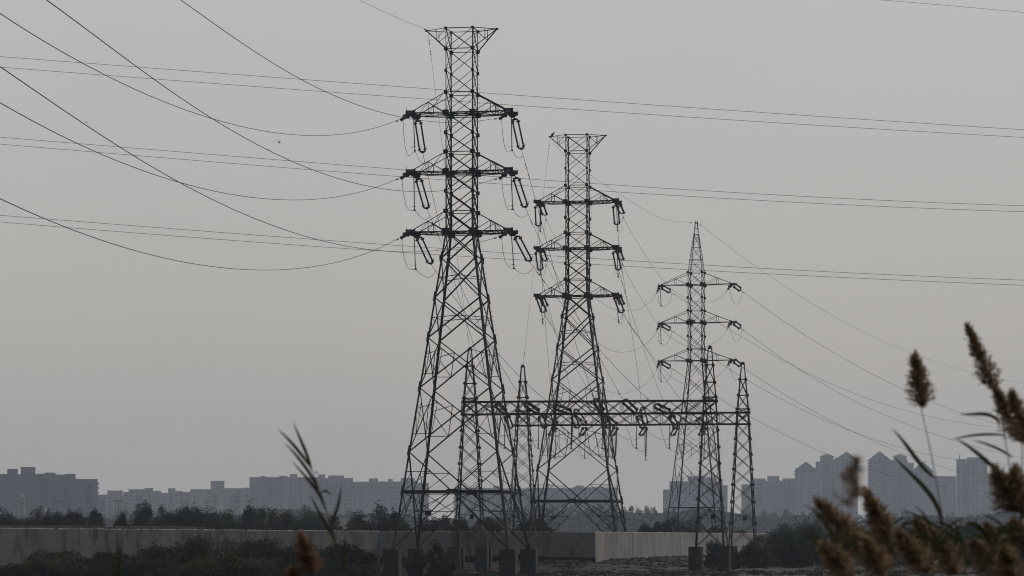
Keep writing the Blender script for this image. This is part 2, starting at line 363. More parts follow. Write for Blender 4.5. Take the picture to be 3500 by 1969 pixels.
def strain_tower(name, label, loc, yaw):
    t = thing(name, label, 'pylon', loc, yaw, 'strain pylons with flared heads')
    st = M['steel']; DC = 271.2
    def zf(py, hw): return (HY - py) * (DC - hw) / F + G
    hwu = 1.21
    LV = [94, 164.4, 239, 313, 382.7, 451.4, 517.2, 584.5, 651.4, 720, 790.5]
    up = [(zf(y, hwu), hwu) for y in LV]
    zw = up[-1][0]; low = []
    for y in (880, 1016, 1153, 1324, 1543, 1679, 1879):
        hw = 2
        for _ in range(6): z = zf(y, hw); hw = hwu + .1400 * (zw - z)
        low.append((z, hw))
    lev = up + low
    def C(k, i): x, y = corner(lev[k][1], i); return Vector((x, y, lev[k][0]))
    def legp(z, i):
        hw = hwu if z >= zw else hwu + .1400 * (zw - z); x, y = corner(hw, i); return Vector((x, y, z))
    wleg = [.09, .1, .1, .11, .125, .13, .14, .155, .165, .175, .19, .205, .21, .22, .22, .22, .23, .23]
    for i in range(4):
        mb = MB()
        for k in range(len(lev) - 1):
            sx, sy = corner(1, i)
            mb.bar(C(k, i), C(k + 1, i), wleg[k], wleg[k + 1] if k > 9 else wleg[k], ref=(-sx, sy * .999, .02))
            if k >= 10:    # splice plates standing proud
                p = C(k + 1, i); q = legp(p.z + .55, i); q2 = legp(p.z - .35, i); mb.bar(q2, q, wleg[k] * 1.12, t=.03, ref=(-sx, sy * .999, .02))
        if i in (1, 2):    # step bolts
            z = 3.4
            while z < lev[0][0] - .3:
                p = legp(z, i); sx, sy = corner(1, i); mb.box(p + Vector((sx * .13, 0, 0)), (.2, .022, .022)); z += .42
        sx, sy = corner(1, i)
        mb.build('leg', st, t)
    # faces
    faces = [(0, 1), (1, 2), (2, 3), (3, 0)]; nor = [(0, -1, 0), (1, 0, 0), (0, 1, 0), (-1, 0, 0)]
    for fi, (a, b) in enumerate(faces):
        mb = MB(); nv = Vector(nor[fi]); wb = .085
        for k in range(10):
            w_ = .07 if k < 4 else .09 if k < 7 else .115
            mb.bar(C(k, a), C(k + 1, b), w_); mb.bar(C(k, b) + nv * -.04, C(k + 1, a) + nv * -.04, w_)
        for k in (0, 1, 3, 6, 9): mb.bar(C(k, a), C(k, b), .08)
        for k in (4, 7, 10): mb.bar(C(k, a), C(k, b), .13); mb.bar(C(k, a) - Vector((0, 0, .16)), C(k, b) - Vector((0, 0, .16)), .1)
        for k in range(0, 11):
            s_ = {0: (.12, .12), 4: (.28, .25), 7: (.31, .28), 10: (.36, .34)}.get(k, (.17, .17) if k in (1, 3) else (.22, .2) if k in (6, 9) else (.12, .14) if k < 5 else (.16, .18))
            if k in (3, 4, 6, 7, 9, 10) and fi in (1, 3): s_ = (.16, s_[1])
            for q in (a, b):
                p = C(k, q); plate(mb, p + nv * .05, nor[fi], s_[0], s_[1])
        # tapering part
        for k in (10, 11, 12, 13, 14):
            A1, B1, A0, B0 = C(k, a), C(k, b), C(k + 1, a), C(k + 1, b); w_ = (.13, .13, .13, .12, .12)[k - 10]
            mb.bar(A0, B1, w_); mb.bar(B0, A1, w_)
            if k in (10,): plate(mb, A0 + nv * .05, nor[fi], .17, .24); plate(mb, B0 + nv * .05, nor[fi], .17, .24)
            w1, w0 = lev[k][1], lev[k + 1][1]; tt = w1 / (w0 + w1)
            X = A1.lerp(B0, tt)
            if k in (11, 12):
                am, bm = A1.lerp(A0, .5), B1.lerp(B0, .5)
                mb.bar(am, X, .07); mb.bar(bm, X, .07)
                if k == 12:
                    mb.bar(am, A0.lerp(X, .45), .06); mb.bar(bm, B0.lerp(X, .45), .06)
            if k in (13, 14):
                for Q1, Q0 in ((A1, A0), (B1, B0)):
                    U = Q1.lerp(X, .52); W = Q0.lerp(X, .5); p1 = Q1.lerp(Q0, .33); p2 = Q1.lerp(Q0, .72)
                    for g1, g2 in ((p1, U), (p1, W), (p2, W), (U, W)): mb.bar(g1, g2, .065)
        # hinged bay above the belt
        A1, B1, A0, B0 = C(15, a), C(15, b), C(16, a), C(16, b); Mid = (A0 + B0) / 2
        zt = zf(1611, 4.3); u = (A1.z - zt) / (A1.z - A0.z)
        for Q1, Q0 in ((A1, A0), (B1, B0)):
            mb.bar(Q1, Mid, .13); l_ = Q1.lerp(Q0, u); d_ = Q1.lerp(Mid, u); mb.bar(l_, d_, .065); mb.bar(d_, Q0, .065)
        mb.bar(A0, B0, .2); mb.bar(A0 - Vector((0, 0, .14)), B0 - Vector((0, 0, .14)), .08)
        plate(mb, Mid + nv * .06, nor[fi], .5, .2)
        # below the belt
        FA, FB = C(17, a), C(17, b); zz = [zf(y, 4.9) for y in (1746, 1781, 1811)]
        for Q, Ft in ((A0, FA), (B0, FB)):
            mb.bar(Mid, Ft, .13)
            on = lambda z: Q.lerp(Ft, (Q.z - z) / (Q.z - Ft.z)); dg = lambda z: Mid.lerp(Ft, (Q.z - z) / (Q.z - Ft.z))
            mb.bar(on(zz[0]), dg(zz[0]), .07); mb.bar(on(zz[1]), dg(zz[1]), .06); mb.bar(on(zz[2]), dg(zz[2]), .06)
            mb.bar(Q, dg(zz[0]), .07); mb.bar(Mid, on(zz[1]), .08); mb.bar(on(zz[0]), dg(zz[1]), .055); mb.bar(dg(zz[1]), on(zz[2]), .055)
            mb.bar(Q.lerp(Mid, .5), on(zz[0]), .055)
            mb.bar(on(zz[1]), dg(zz[2]), .05)
        mb.build('face_bracing', st, t)
    # plan bracing at the belt
    mb = MB(); mids = [(C(16, a) + C(16, b)) / 2 for a, b in faces]
    for p, q in zip(mids, mids[1:] + mids[:1]): mb.bar(p, q, .08)
    for k in (4, 7, 10): mb.bar(C(k, 0), C(k, 2), .07); mb.bar(C(k, 1), C(k, 3), .07)
    mb.build('plan_bracing', st, t)
    # crossarms
    for kt, kb in ((3, 4), (6, 7), (9, 10)):
        zt, zb = lev[kt][0], lev[kb][0]
        for s in (-1, 1):
            mb = MB(); ut, up_ = 4.78, 2.80; ch = lambda u: zt + (zb + .1 - zt) * (u - hwu) / (4.3 - hwu)
            for v in (-hwu, hwu):
                A = Vector((s * hwu, v, zb)); T = Vector((s * ut, v, zb + .02)); mb.bar(A, T, .12)
                mb.bar(A - Vector((0, 0, .15)), Vector((s * 3.6, v, zb - .04)), .07)
                mb.bar((s * hwu, v, zt), (s * up_, v, ch(up_)), .09); mb.bar((s * up_, v, ch(up_)), (s * 4.3, v, zb + .1), .11)
                mb.bar((s * up_, v, ch(up_)), (s * up_, v, zb), .065)
                mb.bar((s * up_, v, ch(up_)), (s * (hwu + .15), v, zb + .05), .075)
                mb.bar((s * up_, v, ch(up_)), (s * 3.55, v, zb), .06)
                mb.poly([(s * 4.0, v, zb - .12), (s * 4.84, v, zb - .12), (s * 4.84, v, zb + .2), (s * 3.95, v, zb + .2)], (0, 1, 0), .05)
                mb.poly([(s * 4.0, v, zb - .12), (s * 4.7, v, zb - .12), (s * 4.5, v, zb - .3), (s * 4.2, v, zb - .3)], (0, 1, 0), .04)
                mb.box((s * 4.4, v + .05, zb + .22), (.9, .14, .05))
                mb.box((s * 4.75, v, zb + .33), (.03, .03, .25))
            for u in (up_, 4.05, 4.75): mb.bar((s * u, -hwu, zb), (s * u, hwu, zb), .08)
            mb.bar((s * up_, -hwu, ch(up_)), (s * up_, hwu, ch(up_)), .06)
            mb.bar((s * 1.5, -hwu, ch(1.5)), (s * up_, hwu, ch(up_)), .06)
            mb.bar((s * hwu, -hwu, zb), (s * up_, hwu, zb), .06); mb.bar((s * hwu, hwu, zb), (s * up_, -hwu, zb), .06)
            mb.bar((s * up_, -hwu, zb), (s * 4.05, hwu, zb), .06); mb.bar((s * up_, hwu, zb), (s * 4.05, -hwu, zb), .06)
            mb.build('crossarm', st, t)
    # earth wire horns at the head
    zt, zl = lev[0][0], lev[1][0]
    for s in (-1, 1):
        mb = MB(); T = Vector((s * 3.18, 0, zt - .02))
        for v in (-hwu, hwu):
            a_, b_ = Vector((s * hwu, v, zt)), Vector((s * hwu, v, zl)); mb.bar(a_, T, .075); mb.bar(b_, T, .1)
            p, q = a_.lerp(T, .5), b_.lerp(T, .5); mb.bar(p, q, .055); mb.bar(a_, q, .06); mb.bar(q, Vector((s * hwu, v, zl)).lerp(a_, .02), .03)
        mb.box(T, (.22, .2, .14))
        mb.build('earth_wire_horn', st, t)
    # climbing guards and plates
    for i in range(4):
        sx, sy = corner(1, i); p = legp(zf(1758, 4.9), i); mb = MB()
        mb.bar(p - Vector((sx * .45, 0, 0)), p + Vector((sx * .62, 0, 0)), .05); mb.bar(p - Vector((0, sy * .4, 0)), p + Vector((0, sy * .55, 0)), .05)
        for q in range(5): mb.box(p + Vector((sx * (.2 + q * .1), 0, .05)), (.012, .012, .14))
        mb.build('climbing_guard', st, t)
    zz = zf(1746, 4.9); hwz = hwu + .14 * (zw - zz); mb = MB()
    mb.box((-2.05, -hwz - .06, zz - .2), (.57, .02, .34)); mb.build('number_plate', M['sign'], t)
    foundation(t, lev[-1][1] + .02, lev[-1][0], 1.42)
    return t
Y1, X1c = 271.2, (1578.5 - CX) / F * 271.2
T1Y, T2Y = R(-10.3), R(-9.4)
TW1 = strain_tower('strain_pylon', 'tallest, nearest dark steel lattice pylon with flared head, left of centre', (X1c, Y1, -G), T1Y)
D2 = 343.4; X2c = (1974.5 - CX) / F * D2
TW2 = copy_tree(TW1); TW2.location = (X2c, D2, -G); TW2.rotation_euler = (0, 0, T2Y)
TW2['label'] = 'middle lattice pylon with flared head, standing behind the wall and the low gantry'

def slim_tower():
    D = 412.0; t = thing('slim_pylon', 'thinner pointed lattice pylon on the right, farthest of the three', 'pylon', ((2380 - CX) / F * D, D, -G), R(-15.5))
    st = M['steel_far']
    def zf(py, hw=1): return (HY - py) * (D - hw) / F + G
    hw0 = .965; zw = zf(1232, hw0); sl_ = .108
    lev = [(zf(y), h) for y, h in ((760, .16), (778, .22), (800, .32), (844, .54), (886, .76))]
    lev += [(zf(y), hw0) for y in (930, 972, 1016, 1060, 1102, 1148, 1192, 1232)]
    n0 = len(lev) - 1
    for y in (1290, 1353, 1418, 1492, 1579, 1735, 1868): z = zf(y, 2); lev.append((z, hw0 + sl_ * (zw - z)))
    def C(k, i): x, y = corner(lev[k][1], i); return Vector((x, y, lev[k][0]))
    for i in range(4):
        mb = MB(); sx, sy = corner(1, i)
        for k in range(len(lev) - 1): mb.bar(C(k, i), C(k + 1, i), .07 if k < 5 else .1 if k < 9 else .12 if k < n0 else .16, ref=(-sx, sy * .999, .02))
        if i == 2:
            z = 4
            while z < lev[5][0]:
                hw = hw0 if z > zw else hw0 + sl_ * (zw - z); mb.box((hw + .1, hw, z), (.18, .02, .02)); z += .5
        mb.build('leg', st, t)
    nor = [(0, -1, 0), (1, 0, 0), (0, 1, 0), (-1, 0, 0)]
    for fi, (a, b) in enumerate([(0, 1), (1, 2), (2, 3), (3, 0)]):
        mb = MB(); nv = Vector(nor[fi])
        for k in range(len(lev) - 2):
            if k < 2: continue
            w_ = .055 if k < 5 else .07 if k < n0 else .075
            mb.bar(C(k, a), C(k + 1, b), w_); mb.bar(C(k, b), C(k + 1, a), w_)
            if 5 <= k <= n0:
                for q in (a, b): plate(mb, C(k, q) + nv * .03, nor[fi], .17, .17) if k not in (6, 9, 12) else plate(mb, C(k, q) + nv * .03, nor[fi], .26, .27)
            if k >= n0 + 2:
                w1, w0 = lev[k][1], lev[k + 1][1]; X = C(k, a).lerp(C(k + 1, b), w1 / (w0 + w1))
                for Q1, Q0 in ((C(k, a), C(k + 1, a)), (C(k, b), C(k + 1, b))):
                    U = Q1.lerp(X, .5); W = Q0.lerp(X, .5); p1 = Q1.lerp(Q0, .4)
                    mb.bar(p1, U, .05); mb.bar(p1, W, .05)
                    if k > n0 + 3: mb.bar(U, W, .05)
        for k in (0, 1, 2, 3, 4, 5, 6, 8, 9, 11, 12): mb.bar(C(k, a), C(k, b), .07 if k not in (6, 9, 12) else .12)
        kb = len(lev) - 2; A0, B0, FA, FB = C(kb, a), C(kb, b), C(kb + 1, a), C(kb + 1, b); Mid = (A0 + B0) / 2
        mb.bar(A0, B0, .14)
        for Q, Ft in ((A0, FA), (B0, FB)):
            mb.bar(Mid, Ft, .1)
            for u1, u2 in ((.35, .35), (.35, .0), (.65, .65), (.35, .65)): mb.bar(Q.lerp(Ft, u1), Mid.lerp(Ft, u2), .05)
        mb.build('face_bracing', st, t)
    for kt, kb in ((5, 6), (8, 9), (11, 12)):
        zt, zb = lev[kt][0], lev[kb][0]
        for s in (-1, 1):
            mb = MB(); T = 5.0
            for v in (-1, 1):
                A = Vector((s * hw0, v * hw0, zb)); Bt = Vector((s * hw0, v * hw0, zt)); E = Vector((s * T, v * .14, zb + .05))
                mb.bar(A, E, .09); mb.bar(Bt, E, .09); p, q = Bt.lerp(E, .48), A.lerp(E, .48); mb.bar(p, q, .05); mb.bar(p, A, .055)
                mb.bar(A.lerp(E, .5), Vector((s * hw0, -v * hw0, zb)), .045)
            mb.box((s * (T - .02), 0, zb - .02), (.62, .42, .3)); mb.box((s * (T - .25), 0, zb - .25), (.3, .3, .25))
            mb.box((s * (T + .22), .1, zb + .25), (.03, .03, .28))
            mb.build('crossarm', st, t)
    mb = MB(); mb.box((0, 0, lev[0][0] + .03), (.42, .42, .14)); mb.torus((0, 0, lev[0][0] + .25), (0, 1, 0), .16, .02, 10)
    mb.build('peak_cap', st, t)
    hz = lev[-2][1] + .2; mb = MB(); mb.box((1.3, -hz - .05, lev[-2][0] - 1.3), (.5, .02, .4)); mb.build('number_plate', M['sign'], t)
    foundation(t, lev[-1][1], lev[-1][0], 1.1)
    return t
TW3 = slim_tower()

# ------------------------------------------------------------ gantries
def column(parent, x, y, yaw, zoff, ztop, name='column'):
    """ztop: height of the peak above the camera; local to parent (unrotated)"""
    c = bpy.data.objects.new(name, None); COL.objects.link(c); c.parent = parent; c.location = (x, y, 0); c.rotation_euler = (0, 0, yaw)
    st = M['steel']; zb = -1.18
    lev = [(z, .175 + .0885 * (18.2 - z)) for z in (18.2, 16.6, 14.9, 13.45)] + [(z, .62 + .053 * (13.1 - z)) for z in (13.1, 11.85, 10.25, 8.6, 7.0, 5.35, 3.5, 1.2, zb)]
    lev = [(z + (ztop - 18.2) * (z + 1.18) / 19.38 + G, h) for z, h in lev]
    def C(k, i): a, b = corner(lev[k][1], i); return Vector((a, b, lev[k][0]))
    for i in range(4):
        mb = MB(); sx, sy = corner(1, i)
        for k in range(len(lev) - 1):
            mb.bar(C(k, i), C(k + 1, i), .1 if k < 4 else .14, ref=(-sx, sy * .999, .02))
            if k >= 1: plate(mb, C(k, i) + Vector((0, sy * .05, 0)), (0, 1, 0), .13, .13)
        if i in (0, 2):
            for q in range(40):
                z = 3 + q * .4; kk = [k for k in range(len(lev) - 1) if lev[k][0] >= z > lev[k + 1][0]]
                if kk:
                    k = kk[0]; u = (lev[k][0] - z) / (lev[k][0] - lev[k + 1][0]); p = C(k, i).lerp(C(k + 1, i), u); mb.box(p + Vector((sx * .12, 0, 0)), (.18, .02, .02))
        mb.build('leg', st, c)
    for fi, (a, b) in enumerate([(0, 1), (1, 2), (2, 3), (3, 0)]):
        mb = MB()
        for k in range(1, len(lev) - 1): mb.bar(C(k, a), C(k + 1, b), .07); mb.bar(C(k, b), C(k + 1, a), .07)
        for k in (0, 1, 2, 3, 4, 5): mb.bar(C(k, a), C(k, b), .085)
        mb.build('face_bracing', st, c)
    mb = MB(); mb.box((0, 0, lev[0][0] + .02), (.46, .46, .1)); mb.lathe((0, 0, lev[0][0] + .07), (0, 0, lev[0][0] + .3), [(0, .16), (.3, .19), (.7, .17), (1, .05)])
    mb.build('peak_cap', st, c)
    z = 1.75 + G; hw = .62 + .053 * (11.3); mb = MB(); mb.box((.35, -hw - .06, z), (.42, .02, .42)); mb.box((-.2, -hw - .04, z + .24), (1.6, .03, .04)); mb.build('warning_plate', M['sign'], c)
    h = lev[-1][1]
    for i in range(4):
        a, b = corner(h, i); mb = MB(); mb.box((a, b, lev[-1][0] / 2 - .3), (1.22, 1.22, lev[-1][0] + .6)); mb.build('foundation_block', M['block'], c)
    return c
def gantry(name, label, pa, pb, za, zb):
    """pa, pb: plan positions of the two columns"""
    a, b = Vector((pa[0], pa[1], 0)), Vector((pb[0], pb[1], 0)); base = Vector((*((a + b) / 2).xy, -G))
    t = thing(name, label, 'gantry', base, 0, 'line gantries'); d = nrm(b - a); yaw = math.atan2(d.y, d.x); nv = Vector((-d.y, d.x, 0))
    column(t, a.x - base.x, a.y - base.y, yaw, 0, za); column(t, b.x - base.x, b.y - base.y, yaw, 0, zb)
    L = (b - a).length; st = M['steel']; h = .68; e0, e1 = -.75, L + .75
    pt = lambda u, v, z: a + d * u + nv * v + Vector((0, 0, z)) - Vector((base.x, base.y, -G))
    n = int(round((e1 - e0) / 1.6)); us = [e0 + (e1 - e0) * k / n for k in range(n + 1)]
    for z in (11.85, 13.08):
        for v in (-h, h):
            mb = MB(); cuts = us[::4] + ([us[-1]] if (len(us) - 1) % 4 else [])
            for k, (p, q) in enumerate(zip(cuts, cuts[1:])): mb.bar(pt(p, v, z + .03 * (k % 2)), pt(q, v, z + .03 * ((k + 1) % 2)), .16)
            mb.build('beam_chord', st, t)
    for v in (-h, h):
        mb = MB()
        for k, (p, q) in enumerate(zip(us, us[1:])):
            mb.bar(pt(p, v, 11.85), pt(q, v, 13.08), .07); mb.bar(pt(p, v, 13.08), pt(q, v, 11.85), .07)
            if k % 2 == 0: mb.bar(pt(p, v, 11.85), pt(p, v, 13.08), .08)
        mb.build('beam_lacing', st, t)
    mb = MB()
    for z in (11.85, 13.08):
        for k, (p, q) in enumerate(zip(us, us[1:])):
            s = 1 if k % 2 else -1; mb.bar(pt(p, -h * s, z), pt(q, h * s, z), .06); mb.bar(pt(p, -h, z), pt(p, h, z), .06)
    mb.build('beam_cross_ties', st, t)
    return t, a, d, nv
g1 = gantry('line_gantry', 'front steel lattice gantry with low beam, spanning from behind the tallest pylon to the right',
            ((1606 - CX) / F * 301.5, 301.5), ((2426.5 - CX) / F * 298.7, 298.7), 18.22, 18.2)
g2 = gantry('line_gantry', 'rear lattice gantry whose beam shows lower, ending at the rightmost column',
            ((1787 - CX) / F * 332, 332), ((2539 - CX) / F * 327.6, 327.6), 18.2, 18.25)

# ------------------------------------------------------------ insulators
def shed_profile(L, core, shed, pitch):
    n = max(4, int(L / pitch)); pr = [(0, core * 1.6), (.03, core * 1.6), (.035, core)]
    for k in range(n):
        a = .06 + .88 * k / n; s = .88 / n; big = shed if k % 2 == 0 else shed * .78
        pr += [(a, core), (a + s * .3, big), (a + s * .45, big * .9), (a + s * .6, core)]
    return pr + [(.965, core), (.97, core * 1.6), (1, core * 1.6)]
def rod(parent, org, p, q, shed=.1, core=.045, ring='both', pitch=.12, m=None, name='insulator_rod'):
    mb = MB(); L = (q - p).length; mb.lathe(p, q, shed_profile(L, core, shed, pitch), 8); o = mb.build(name, m or M['polymer'], parent, org)
    d = nrm(q - p)
    for end in ((p, .1), (q, .93)) if ring == 'both' else ((q, .93),) if ring == 'low' else ():
        c = p.lerp(q, .06 if end[0] is p else .94); g = MB(); rr = .15 if end[0] is q else .17
        if end[0] is p: g.lathe(c - d * .03, c + d * .05, [(0, .05), (.2, rr), (.8, rr * .95), (1, .05)], 10)
        else:
            g.torus(c, d, rr, .02, 12); side = nrm(d.cross(Vector((.2, .9, .3)))); g.bar(c - side * rr, c + side * rr, .02)
            g.tube([c + side * rr, c + side * rr + d * -.12 + side * .06, c + side * rr - d * .3 + side * .04], .012, 4)
        g.build('corona_ring', M['fitting'], o)   # shares the rod's frame
        o.children[-1].location = (0, 0, 0) if False else o.children[-1].location
    return o

def double_string(name, label, group, p, q, u, sep=.44, shed=.1, lead=.35):
    """two parallel rods between yoke plates, p = hang point, q = line end"""
    t = thing(name, label, 'insulator', p, 0, group); org = p; d = nrm(q - p); u = nrm(Vector(u) - d * Vector(u).dot(d)); L = (q - p).length
    a, b = p + d * lead, q - d * lead
    n = d.cross(u)
    for c, s in ((p + d * lead * .45, 1), (q - d * lead * .45, -1)):
        mb = MB(); mb.poly([c - d * (s * .13), c - u * (sep * .62) + d * (s * .05), c - u * (sep * .62) + d * (s * .14), c + u * (sep * .62) + d * (s * .14), c + u * (sep * .62) + d * (s * .05)], n, .03)
        e = p if s == 1 else q; mb.tube([e, c], .03, 5)
        mb.build('yoke_plate', M['fitting'], t, org)
    for s in (-1, 1):
        off = u * (s * sep * .55); mb = MB(); lk = [(a + off - d * .2, a + off), (b + off, b + off + d * .2)]
        rod_(t, org, a + off, b + off, shed, lk)
    return t
def rod_(t, org, p, q, shed, links=(), core=.07, pitch=.12, rings=True, m=None):
    mb = MB(); mb.lathe(p, q, shed_profile((q - p).length, core, shed, pitch), 8)
    for x, y in links: mb.tube([x, y], .025, 5)
    o = mb.build('insulator_rod', m or M['polymer'], t, org)
    if rings:
        d = nrm(q - p); side = nrm(d.cross(Vector((.2, .9, .3))))
        g = MB(); c = p + d * .08; g.lathe(c - d * .03, c + d * .05, [(0, .05), (.2, .19), (.8, .17), (1, .05)], 10); g.build('end_cap', M['fitting'], o, org)
        g = MB(); c = q - d * .12; g.torus(c, d, .15, .02, 12); g.bar(c - side * .15, c + side * .15, .02); g.tube([c + side * .15, c + side * .22 - d * .15, c + side * .17 - d * .34], .012, 4)
        g.build('corona_ring', M['fitting'], o, org)
    return o
def single_string(name, label, group, p, q, shed=.075, core=.03, pitch=.11, m=None, arc=True):
    t = thing(name, label, 'insulator', p, 0, group); d = nrm(q - p)
    mb = MB(); mb.lathe(p + d * .1, q - d * .15, shed_profile((q - p).length, core, shed, pitch), 8); mb.tube([p, p + d * .12], .03, 5); mb.tube([q - d * .16, q], .03, 5)
    mb.build('insulator_rod', m or M['polymer'], t, p)
    g = MB()
    if arc:
        c = q - d * .35; g.torus(c, d, .14, .016, 12); g.tube([c + Vector((-.14, 0, -.05)), c + Vector((-.38, 0, -.09)), c + Vector((-.42, 0, .12))], .013, 4)
        g.bar(c - Vector((.14, 0, 0)), c + Vector((.14, 0, 0)), .02)
    g.box(q, (.2, .1, .13)); g.build('line_clamp', M['fitting'], t, p)
    return t
def disc_string(label, p, q, n=15):
    t = thing('disc_insulator', label, 'insulator', p, 0, 'thick disc insulators under the gantry beams'); pr = [(0, .04)]
    for k in range(n):
        a = .04 + .92 * k / n; s = .92 / n; pr += [(a, .05), (a + s * .25, .07), (a + s * .4, .165), (a + s * .62, .16), (a + s * .7, .05)]
    mb = MB(); mb.lathe(p, q, pr + [(1, .04)], 10); mb.build('disc_stack', M['glassins'], t, p)
    d = nrm(q - p); g = MB(); g.tube([q, q + d * .25], .025, 5); g.box(q + d * .25, (.22, .12, .1)); g.build('line_clamp', M['fitting'], t, p)

WN = [0]
def curve_pts(pts, n=28, deg=3, D0=None, D1=None):
    a = np.array([p[:2] for p in pts], float); s = np.r_[0, np.cumsum(np.hypot(*np.diff(a, axis=0).T))]; s /= s[-1]
    wt = np.ones(len(s)); wt[0] = wt[-1] = 30
    dg = min(deg, len(pts) - 1); cx = np.polyfit(s, a[:, 0], dg, w=wt); cy = np.polyfit(s, a[:, 1], dg, w=wt); r = []
    for k in range(n + 1):
        u = k / n; px, py = np.polyval(cx, u), np.polyval(cy, u); r.append(P(px, py, D0 + (D1 - D0) * u))
    return r
def catmull(pts, n, D0, D1):
    a = [Vector((*p[:2], 0)) for p in pts]; a = [a[0] * 2 - a[1]] + a + [a[-1] * 2 - a[-2]]; r = []; m = len(pts) - 1; per = max(2, n // m)
    for i in range(m):
        p0, p1, p2, p3 = a[i:i + 4]
        for k in range(per if i < m - 1 else per + 1):
            t = k / per; q_ = ((p1 * 2) + (p2 - p0) * t + (p0 * 2 - p1 * 5 + p2 * 4 - p3) * t * t + (p1 * 3 - p0 - p2 * 3 + p3) * t ** 3) * .5
            r.append(P(q_.x, q_.y, D0 + (D1 - D0) * (i + t) / m))
    return r
def damper(mb, p, d):
    u = nrm(d); c = p - Vector((0, 0, .07)); mb.tube([p, c], .02, 4); mb.tube([c - u * .22, c + u * .22], .012, 4)
    for s in (-1, 1): mb.lathe(c + u * (s * .15), c + u * (s * .27), [(0, .03), (.3, .055), (.8, .055), (1, .02)], 6)
def wire(name, label, group, pts, D0, D1, r=.02, deg=3, n=30, damp=(), cat='power line', world=None, ext=(0, 0)):
    w_ = world or (catmull(pts, n * 2, D0, D1) if cat == 'jumper cable' else curve_pts(pts, n, deg, D0, D1))
    run = list(w_)
    if ext[0]: run = [w_[0] + nrm(w_[0] - w_[1]) * ext[0]] + run
    if ext[1]: run = run + [w_[-1] + nrm(w_[-1] - w_[-2]) * ext[1]]
    mb = MB(); mb.tube(run, r, 6); o = mb.build(name, M['wire'], None, w_[0]); tag(o, label, cat, group)
    for f in damp:
        L = 0; tot = sum((b - a).length for a, b in zip(w_, w_[1:]))
        want = f if f > 0 else tot + f
        for a, b in zip(w_, w_[1:]):
            l = (b - a).length
            if L + l >= want:
                g = MB(); damper(g, a.lerp(b, (want - L) / l), b - a); q = g.build('vibration_damper', M['fitting'], o, w_[0]); break
            L += l
    return w_

def z1(x, y): return 1330 + x / 2.84, 50 + y / 2.84
def z2(x, y): return 1330 + x / 2.84, 500 + y / 2.84
def z5(x, y): return 1780 + x / 2.84, 420 + y / 2.84
def z6(x, y): return 1780 + x / 2.84, 880 + y / 2.84
def z8(x, y): return 2200 + x / 2.498, 720 + y / 2.498
def zb(x, y): return 1560 + x / 2.477, 1300 + y / 2.477
def deeper(p0, D, p1, L, sign=1):
    """second point on the pixel ray p1 so that the member is L long"""
    a = P(*p0, D); lo = D
    for k in range(400):
        D_ = D + sign * k * .02
        if (P(*p1, D_) - a).length >= L: break
    return a, P(*p1, D_), D_
HT = {0: 'topmost', 1: 'middle', 2: 'lowest'}
U1 = Vector((math.cos(T1Y), math.sin(T1Y), 0)); V1 = Vector((-math.sin(T1Y), math.cos(T1Y), 0))
U2 = Vector((math.cos(T2Y), math.sin(T2Y), 0)); V2 = Vector((-math.sin(T2Y), math.cos(T2Y), 0))
GJ = 'jumper insulators on the pylons'; GD = 'twin strain insulators on the pylons'
def side(s): return 'left' if s < 0 else 'right'
# --- pylon 1 ---
zarm = [(HY - y) * 270 / F for y in (382.7, 584.5, 790.5)]
# (jumper top, jumper bottom, rear string: hang, yoke), each in the zoom the arm was measured in
T1S = {
 (-1, 0): (z1, (237, 1000), (249, 1322), (275, 1012), (328, 1352)),
 (-1, 1): (z2, (240, 288), (247, 620), (280, 300), (370, 618)),
 (-1, 2): (z2, (242, 868), (257, 1192), (282, 870), (412, 1152)),
 (1, 0): (z1, (1187, 988), (1192, 1315), (1217, 998), (1287, 1318)),
 (1, 1): (z2, (1185, 288), (1200, 612), (1225, 292), (1327, 605)),
 (1, 2): (z2, (1187, 860), (1212, 1185), (1232, 862), (1370, 1126)),
}
T1LOOP = {
 (-1, 0): [z1(*p) for p in ((133, 1015), (142, 1150), (153, 1260), (172, 1345), (197, 1368), (225, 1345), (250, 1326))],
 (-1, 1): [z2(*p) for p in ((125, 312), (135, 430), (152, 520), (172, 590), (205, 622), (248, 624))],
 (-1, 2): [z2(*p) for p in ((124, 892), (130, 1000), (147, 1085), (175, 1165), (205, 1192), (258, 1196))],
 (1, 0): [z1(*p) for p in ((1091, 988), (1098, 1120), (1115, 1250), (1138, 1325), (1160, 1332), (1192, 1318))],
 (1, 1): [z2(*p) for p in ((1091, 292), (1100, 410), (1120, 520), (1145, 600), (1165, 615), (1200, 613))],
 (1, 2): [z2(*p) for p in ((1091, 872), (1102, 1000), (1125, 1110), (1150, 1160), (1175, 1180), (1212, 1186))],
}
T1LOOP2 = {
 (-1, 0): [z1(*p) for p in ((250, 1326), (275, 1375), (300, 1420), (325, 1443), (340, 1436), (345, 1418))],
 (-1, 1): [z2(*p) for p in ((248, 624), (285, 665), (320, 700), (350, 710), (380, 700), (393, 672))],
 (-1, 2): [z2(*p) for p in ((258, 1196), (300, 1235), (345, 1265), (385, 1272), (430, 1248), (452, 1212))],
 (1, 0): [z1(*p) for p in ((1192, 1318), (1220, 1362), (1250, 1388), (1275, 1390), (1295, 1375), (1301, 1368))],
 (1, 1): [z2(*p) for p in ((1200, 613), (1230, 655), (1265, 682), (1300, 689), (1330, 675), (1345, 652))],
 (1, 2): [z2(*p) for p in ((1212, 1186), (1260, 1220), (1310, 1240), (1350, 1228), (1385, 1195), (1400, 1168))],
}
T1OUT = {}   # where the wire leaves the rear string
T1IN = {}
